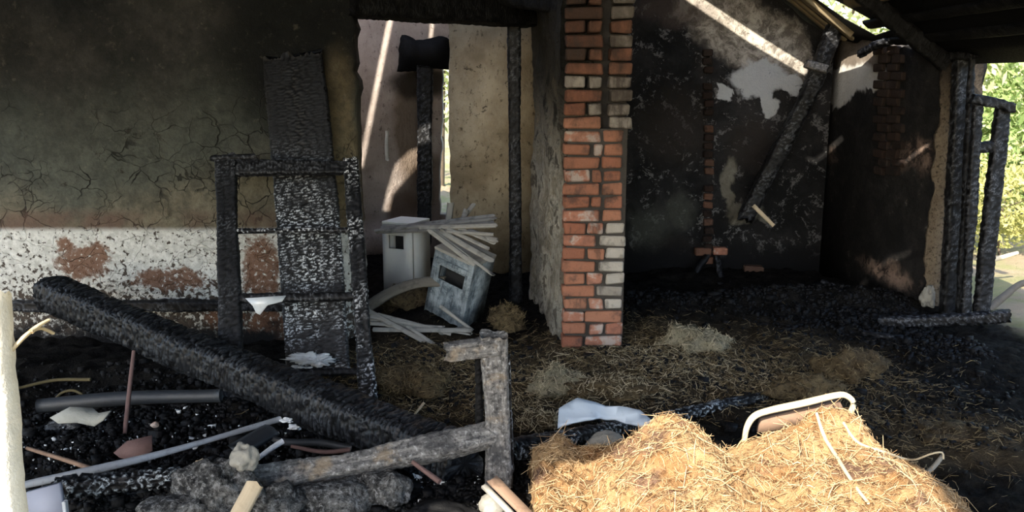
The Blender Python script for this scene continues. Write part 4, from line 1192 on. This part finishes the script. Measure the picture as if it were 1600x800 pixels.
stick('curved_bracket', [P(455, 697, 3.42), P(505, 706, 3.42), P(545, 703, 3.44)], .008, 'rust', 'thin rusty curved strip below the dark bracket', 'bracket')
stick('pale_fork', [P(403, 716, 3.2), P(425, 700, 3.25), P(441, 690, 3.28)], .010, 'pipe', 'pale metal prong between the pipe and the ash-grey beam', 'prong')
o = timber('dark_board', [P(372, 702, 3.3), P(424, 672, 3.5)], .08, .02, MT['dark_iron'], up=(.2, -.5, .8), res=.03, k=10, seed=107)
tag(o, 'dark tilted metal plate at the upper end of the pipe', 'plate')
o = timber('pale_flake', [P(312, 722, 2.95), P(316, 738, 2.93), P(322, 757, 2.9)], .03, .006, MT['board'], up=(.3, -.9, .2), res=.01, seed=108, taper=(1, .4))
tag(o, 'small curled pale wood flake at the end of the cracked log', 'flake')
for q, (a, b) in enumerate(((448, 657), (458, 667))):
    o = stone(a, b, 3.62, .022, .015, .01, 'white_ash', ['upper', 'lower'][q] + ' of two white ash flakes under the fallen beam', 40+q, .5, 0, 'ash', 'ash_flake')

# crumbs of coal
def crumbs(regions, n, size, seed, mat, label, name):
    rs = np.random.RandomState(seed)
    pos, N = scatter(regions, n, seed)
    n = len(pos)
    base = np.array([(-1, -1, -1), (1, -1, -1), (1, 1, -1), (-1, 1, -1), (-1, -1, 1), (1, -1, 1), (1, 1, 1), (-1, 1, 1)], float)*.5
    f = np.array([(0, 3, 2, 1), (4, 5, 6, 7), (0, 1, 5, 4), (1, 2, 6, 5), (2, 3, 7, 6), (3, 0, 4, 7)])
    S = size*np.exp(rs.normal(size=n)*.5)
    B = base[None]*(0.6 + .8*rs.rand(n, 8, 1))*(0.5 + rs.rand(n, 1, 3))
    a = rs.rand(n)*6.3; c, s = np.cos(a)[:, None], np.sin(a)[:, None]
    B = np.stack([B[..., 0]*c - B[..., 1]*s, B[..., 0]*s + B[..., 1]*c, B[..., 2] + .5*B[..., 0]*(rs.rand(n, 1)-.5)], -1)
    Vv = pos[:, None] + B*S[:, None, None]
    me = mesh_np(name, Vv.reshape(-1, 3), (np.arange(n)[:, None, None]*8 + f[None]).reshape(-1, 4))
    return tag(link(name, me, MT[mat]), label, 'debris', kind='stuff')
crumbs([(180, 660, .8, .5, .4), (350, 720, .7, .4, .2), (600, 780, .5, .25, .2), (250, 790, .6, .25, .2), (830, 760, .2, .3, .05)], 9000, .010, 15, 'coal', 'crumbled black coal and cinders in the left rubble', 'coal_crumbs')
crumbs([(330, 770, .4, .2, .3), (560, 780, .4, .2, .3), (180, 680, .7, .4, .3), (450, 760, .4, .2, .2)], 1200, .006, 16, 'white_ash', 'specks of white ash scattered over the left rubble', 'ash_specks')
crumbs([(1100, 470, .8, .3, .4), (1380, 500, .8, .4, .4), (1500, 540, .5, .4, .3)], 5000, .011, 17, 'coal', 'black cinders heaped along the dark back walls', 'coal_crumbs')
crumbs([(1100, 590, 1.2, .7, .5), (660, 600, .6, .6, .3), (1450, 650, .8, .6, .2)], 3500, .008, 18, 'coal', 'dark crumbs of earth on the floor behind the hay mound', 'earth_crumbs')

# ------------------------------------------------------------------ doorway: boxes and laths
def panel_box(root, sx, sy, sz, hole, mat, t=.022):
    """open-backed box: front with a hole, two sides, back, bottom; origin at base centre, front at -y"""
    hx0, hx1, hz0, hz1 = hole
    slab('front', [(-sx/2, 0), (sx/2, 0), (sx/2, sz), (-sx/2, sz)], [[(hx0, hz0), (hx1, hz0), (hx1, hz1), (hx0, hz1)]], ((0, -sy/2, 0), (1, 0, 0), (0, 0, 1), (0, -1, 0)), t, MT[mat], root)
    for s in (-1, 1):
        slab('side', [(-sy/2+t+.001, 0), (sy/2, 0), (sy/2, sz), (-sy/2+t+.001, sz)], [], ((s*sx/2, 0, 0), (0, 1, 0), (0, 0, 1), (s, 0, 0)), t, MT[mat], root)
    slab('back', [(-sx/2+t, 0), (sx/2-t, 0), (sx/2-t, sz), (-sx/2+t, sz)], [], ((0, sy/2, 0), (1, 0, 0), (0, 0, 1), (0, 1, 0)), t, MT['hole'], root)
    link('inside', box_mesh('inside', sx-.06, sy-.16, sz-.04), MT['hole'], root, (0, .05, .01))  # dark block stands in for the shade behind the hole
b0 = P(617, 478, 6.30)
bx = thing('white_box', 'white painted wooden box with a square hole, left of the tilted grey box', 'box', (P(636, 478, 6.4).x, 6.46, gz(-.75, 6.4)-.03), (0, 0, math.radians(-25)))
panel_box(bx, .25, .26, .60, (-.075, .055, .42, .52), 'white_paint')
lid = link('top', box_mesh('top', .25, .265, .02, .003), MT['white_paint'], bx, (0, 0, .60))
gb_ = thing('tilted_box', 'weathered blue-grey box frame tipped over beside the white box', 'box', P(704, 512, 5.72), (math.radians(6), math.radians(17), math.radians(-30)))
panel_box(gb_, .31, .24, .56, (-.10, .10, .37, .47), 'grey_paint')
into_ = lambda par, o: o
tr = link('corner_post', box_mesh('corner_post', .035, .035, .58, .004), MT['grey_paint'], gb_, (.145, -.125, 0))
tr = link('hole_rail', box_mesh('hole_rail', .26, .02, .03, .003), MT['grey_paint'], gb_, (0, -.128, .49))
tr = link('top', box_mesh('top', .32, .25, .02, .003), MT['lath'], gb_, (0, 0, .56))
TOPL = ['longest lath along the front top edge of the white box', 'second long lath resting just above the front edge of the white box', 'uppermost long lath slanting up to the right over the white box', 'short lath lying flat across the white box only', 'level lath reaching furthest right above the tilted grey box', 'lath sagging slightly below the level ones over the tilted grey box', 'steepest long lath sliding down to the lower right corner of the tilted box', 'lath sloping down right, second from the lowest of the fan', 'lath sloping down right, third from the lowest of the fan', 'short lath sloping gently at the right end of the fan', 'shortest lath at the right tip of the fan', 'lath lying close along the upper edge of the tilted grey box', 'splinter standing nearly upright behind the lath fan, leftmost of three', 'splinter leaning right behind the lath fan, longest of the three upright ones', 'small splinter between the two taller ones behind the lath fan']
LOWL = ['long lath slanting down right across the threshold pile', 'short level lath in the middle of the threshold pile', 'lath pointing steeply down towards the grey post from the threshold pile', 'short lath under the middle of the threshold pile', 'longest level lath at the bottom of the threshold pile', 'lath on top of the threshold pile, slanting down right', 'short lath end sticking out lowest from the threshold pile', 'short lath at the right end of the threshold pile, rising to the right']
def lath(a, b, ya, yb, w, label, group, seed, mid=None):
    pts = [P(*a, ya), P(*b, yb)]
    if mid: pts.insert(1, P(*mid, (ya+yb)/2))
    o = timber('lath', pts, w, .008, MT['lath'], up=(0, -.6, .8), res=.04, k=9, seed=seed, jag=.03, warp=.003, nmin=8)
    return tag(o, label, 'lath', group)
rr = random.Random(3)
top_l = [((592, 360), (770, 342), 6.2, 6.0), ((600, 356), (768, 348), 6.3, 6.05), ((640, 352), (770, 337), 6.3, 6.1), ((590, 362), (700, 358), 6.22, 6.1), ((660, 355), (772, 352), 6.05, 5.95), ((672, 360), (768, 366), 6.0, 5.9), ((680, 362), (768, 428), 5.95, 5.75), ((690, 362), (765, 405), 5.97, 5.8), ((705, 360), (762, 388), 5.98, 5.85), ((720, 358), (768, 378), 6.0, 5.9), ((735, 362), (772, 375), 6.02, 5.9), ((676, 364), (740, 412), 5.9, 5.8), ((700, 352), (704, 318), 6.2, 6.25), ((716, 350), (738, 322), 6.2, 6.3), ((722, 350), (728, 330), 6.15, 6.25)]
for q, (a, b, ya, yb) in enumerate(top_l):
    dy = .02 if q < 4 or q > 11 else .40
    lath(a, b, ya-dy, yb-dy, rr.uniform(.025, .05), 'grey ' + TOPL[q], 'laths on top of the boxes', 300+q)
low_l = [((578, 495), (735, 522), 5.35, 5.3), ((580, 505), (690, 512), 5.33, 5.32), ((575, 486), (676, 540), 5.4, 5.15), ((582, 500), (650, 522), 5.36, 5.25), ((584, 515), (735, 516), 5.28, 5.3), ((590, 492), (700, 520), 5.38, 5.3), ((640, 512), (682, 540), 5.25, 5.12), ((690, 520), (728, 512), 5.3, 5.4)]
for q, (a, b, ya, yb) in enumerate(low_l):
    lath(a, b, ya, yb, rr.uniform(.022, .04), 'grey ' + LOWL[q], 'laths on the threshold', 330+q)
o = timber('curved_board', [P(576, 478, 5.6), P(615, 455, 5.6), P(655, 442, 5.6), P(694, 440, 5.6)], .075, .03, MT['lath_dark'], up=(0, -.75, .65), res=.02, k=9, seed=345, depth=.002)
tag(o, 'curved weathered board arching in front of the white box', 'board')
o = timber('thin_bar', [P(690, 480, 5.42), P(738, 516, 5.38)], .015, .02, MT['lath'], res=.03, seed=346)
tag(o, 'thin pale bar leaning at the foot of the tilted grey box', 'bar')

# ------------------------------------------------------------------ right-hand room
rf_ = thing('hanging_rafter', 'broken charred rafter hanging down from the roof gap before the back wall', 'rafter', P(1165, 338, 7.19))
into(rf_, timber('rafter', [P(1304, 44, 7.14), P(1262, 150, 7.16), P(1205, 260, 7.18), P(1166, 338, 7.19)], .13, .14, MT['char'], depth=.010, cell=(.026, .05), seed=121, res=.015, k=4, up=(0, -1, .2), jag=.05))
into(rf_, timber('splinter', [P(1178, 322, 7.12), P(1190, 334, 7.1), P(1208, 352, 7.08)], .035, .02, MT['board'], up=(0, -1, .2), res=.02, seed=122))  # pale strip standing in for sunlight on the rafter's lower end
into(rf_, timber('tie_block', [P(1260, 100, 7.07), P(1290, 108, 7.07)], .07, .06, MT['grey_wood'], up=(0, -1, .2), res=.015, seed=123))
o = timber('eave_pole', [P(1345, 84, 6.8), P(1370, 70, 6.65), P(1395, 64, 6.5), P(1420, 64, 6.4)], .06, .06, MT['char'], depth=.006, k=3, seed=124, res=.015)
tag(o, 'charred pole lying along the top of the right wall below the roof gap', 'pole')
o = timber('sill_beam', [P(1375, 503, 5.62), P(1480, 500, 5.5), P(1575, 494, 5.4)], .085, .08, MT['char'], depth=.008, cell=(.022, .04), seed=125, res=.013, k=4)
tag(o, 'charred sill beam lying across the foot of the right-hand opening', 'beam')
o = timber('door_post', [P(1480, 505, 5.80), P(1491, 300, 5.82), P(1503, 82, 5.86)], .095, .09, MT['char'], up=(0, -1, 0), depth=.006, seed=126)
tag(o, 'charred door post against the wall end at the right-hand opening', 'post')
o = timber('thin_post', [P(1497, 495, 5.62), P(1509, 300, 5.66), P(1518, 92, 5.7)], .04, .05, MT['char'], up=(0, -1, 0), depth=.005, seed=127)
tag(o, 'thin charred batten beside the door post of the right-hand opening', 'batten')
o = timber('header_beam', [P(1490, 88, 5.85), P(1640, 78, 5.2)], .06, .055, MT['char_deep'], depth=.004, seed=128, res=.02)
tag(o, 'thin charred header over the right-hand opening', 'beam')
fm = thing('burnt_window', 'narrow burnt sash frame standing in the right-hand opening before the greenery', 'frame', P(1520, 490, 5.5))
def fadd(name, pts, w, h, seed): return into(fm, timber(name, pts, w, h, MT['char'], up=(0, -1, 0), depth=.006, seed=seed, res=.014))
fadd('stile', [P(1508, 490, 5.5), P(1518, 320, 5.52), P(1528, 158, 5.55)], .065, .05, 131)
fadd('stile', [P(1533, 490, 5.5), P(1549, 330, 5.52), P(1567, 170, 5.55)], .09, .06, 132)
fadd('top_rail', [P(1520, 155, 5.54), P(1556, 161, 5.52), P(1582, 169, 5.5)], .065, .055, 133)
fadd('crossbar', [P(1528, 231, 5.54), P(1562, 228, 5.54)], .07, .05, 134)
for q, (a, b, ya, yb) in enumerate((((1060, 462), (1105, 400), 7.1, 7.3), ((1240, 478), (1330, 452), 6.7, 6.9), ((1285, 440), (1345, 462), 6.8, 6.6), ((1180, 470), (1290, 440), 6.9, 7.1), ((1330, 470), (1440, 482), 6.3, 6.0), ((1000, 500), (1090, 478), 6.3, 6.5), ((1120, 402), (1130, 455), 7.3, 7.1), ((1350, 520), (1460, 540), 5.4, 5.1))):
    o = timber('charred_stick', [P(*a, ya), P(*b, yb)], .05, .035, MT['char'], depth=.004, seed=140+q, res=.02)
    tag(o, 'charred stick ' + ['leaning left below the bare bricks of the back wall', 'lying before the room corner, rising to the right', 'lying in the room corner, falling to the right', 'lying flat along the foot of the back wall', 'lying by the foot of the black right wall', 'lying right of the brick pillar foot', 'leaning right below the bare bricks of the back wall', 'lying on the floor below the sill beam'][q], 'stick', 'charred sticks along the back walls')
for q, (a, b, ya, yb, w) in enumerate(((1362, 468, 6.2, 0, .16), (1400, 478, 6.0, 0, .12))):
    c = P(a, b, ya)
    o = link('scrap_sheet', lump_mesh('scrap_sheet', w, .1, .02, 60+q, .3, 3, 3, -9), MT['rag'], None, c)
    tag(o, ['dull grey scrap left of the sill beam end', 'dull grey scrap close to the rough wall end'][q], 'scrap')
o = stone(1450, 464, 5.90, .04, .03, .09, 'stone', 'pale lump standing in for a lit patch at the foot of the rough wall end', 63, .45, 0)  # pale lump takes the place of a lit patch on the wall
o = stone(1280, 462, 6.6, .035, .03, .018, 'white_stone', 'small white chip in the dark debris', 64)
o = stone(1068, 458, 6.9, .05, .05, .045, 'stone', 'dim stone at the foot of the back wall brace', 65)

# ------------------------------------------------------------------ outdoors
def leaves(name, cen, rad, n, size, mat, parent, seed, droop=0.0, shell=.45):
    rs = np.random.RandomState(seed)
    d = rs.normal(size=(n, 3)); d /= np.linalg.norm(d, axis=1)[:, None]
    r = shell + (1-shell)*rs.rand(n)**.6
    lob = 1 + .35*fbm(d[:, 0]*2.6+seed, d[:, 1]*2.6, d[:, 2]*2.6, s=seed, o=3)
    p = d*(r*lob)[:, None]*np.array(rad)
    ax = rs.normal(size=(n, 3)) + np.array((0, 0, -droop)); ax /= np.linalg.norm(ax, axis=1)[:, None]
    s2 = np.cross(ax, rs.normal(size=(n, 3))); s2 /= np.linalg.norm(s2, axis=1)[:, None]+1e-9
    L = size*(.5+rs.rand(n)); 
    V = np.stack([p - ax*L[:, None], p + s2*(L*.4)[:, None], p + ax*L[:, None], p - s2*(L*.4)[:, None]], 1)
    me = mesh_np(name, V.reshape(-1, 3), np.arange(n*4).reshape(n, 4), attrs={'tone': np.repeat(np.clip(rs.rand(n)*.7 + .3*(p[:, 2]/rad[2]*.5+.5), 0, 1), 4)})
    o = link(name, me, MT[mat], parent, cen); o['kind'] = 'stuff'
    return o
def tree(x, y, h, rad, n, size, mat, label, seed, droop=0, cat='tree', name='leafy_tree', zc=None):
    t = thing(name, label, cat, (x, y, 0))
    zc = h - rad[2]*.8 if zc is None else zc
    rr = random.Random(seed)
    timber_pts = [Vector((x, y, -.05)), Vector((x+rr.uniform(-.1, .1), y, zc*.5)), Vector((x+rr.uniform(-.15, .15), y, zc+rad[2]*.3))]
    tk = timber('trunk', timber_pts, max(.03, h*.03), max(.03, h*.03), MT['bark'], up=(0, 1, 0), k=2, res=.1, seed=seed, taper=(1, .4))
    into(t, tk)
    for q in range(3):
        a = q*2.1+seed
        into(t, timber('branch', [Vector((x, y, zc*.7+.1*q)), Vector((x+math.cos(a)*rad[0]*.7, y+math.sin(a)*rad[1]*.7, zc+rad[2]*.2*q))], max(.015, h*.012), max(.015, h*.012), MT['bark'], up=(.3, .3, 1), k=2, res=.15, seed=seed+q, taper=(1, .3)))
    leaves('foliage', (0, 0, zc), rad, n, size, mat, t, seed, droop)
    return t
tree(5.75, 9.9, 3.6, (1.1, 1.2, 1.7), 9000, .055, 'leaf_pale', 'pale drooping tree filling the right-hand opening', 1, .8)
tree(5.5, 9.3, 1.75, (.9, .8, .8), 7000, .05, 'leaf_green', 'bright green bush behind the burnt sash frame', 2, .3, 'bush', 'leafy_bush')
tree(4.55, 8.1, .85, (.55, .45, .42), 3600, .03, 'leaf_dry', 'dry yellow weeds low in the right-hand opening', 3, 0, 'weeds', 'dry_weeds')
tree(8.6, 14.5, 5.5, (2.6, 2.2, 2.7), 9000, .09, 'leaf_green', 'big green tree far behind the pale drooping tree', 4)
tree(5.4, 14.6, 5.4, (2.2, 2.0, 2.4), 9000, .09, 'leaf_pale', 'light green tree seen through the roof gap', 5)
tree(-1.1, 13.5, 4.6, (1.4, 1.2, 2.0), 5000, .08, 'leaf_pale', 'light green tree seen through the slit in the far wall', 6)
stick('fallen_log', [P(1535, 492, 5.6), P(1570, 462, 5.9), P(1600, 442, 6.2), P(1640, 446, 6.4)], .025, 'bark', 'dark crooked branch lying outside by the sash frame', 'branch', res=.03)
stick('broken_branch', [P(1522, 402, 6.8), P(1548, 406, 6.85), P(1590, 395, 6.9)], .025, 'stick', 'pale broken branch outside behind the sash frame', 'branch', res=.03, taper=(1, .5))
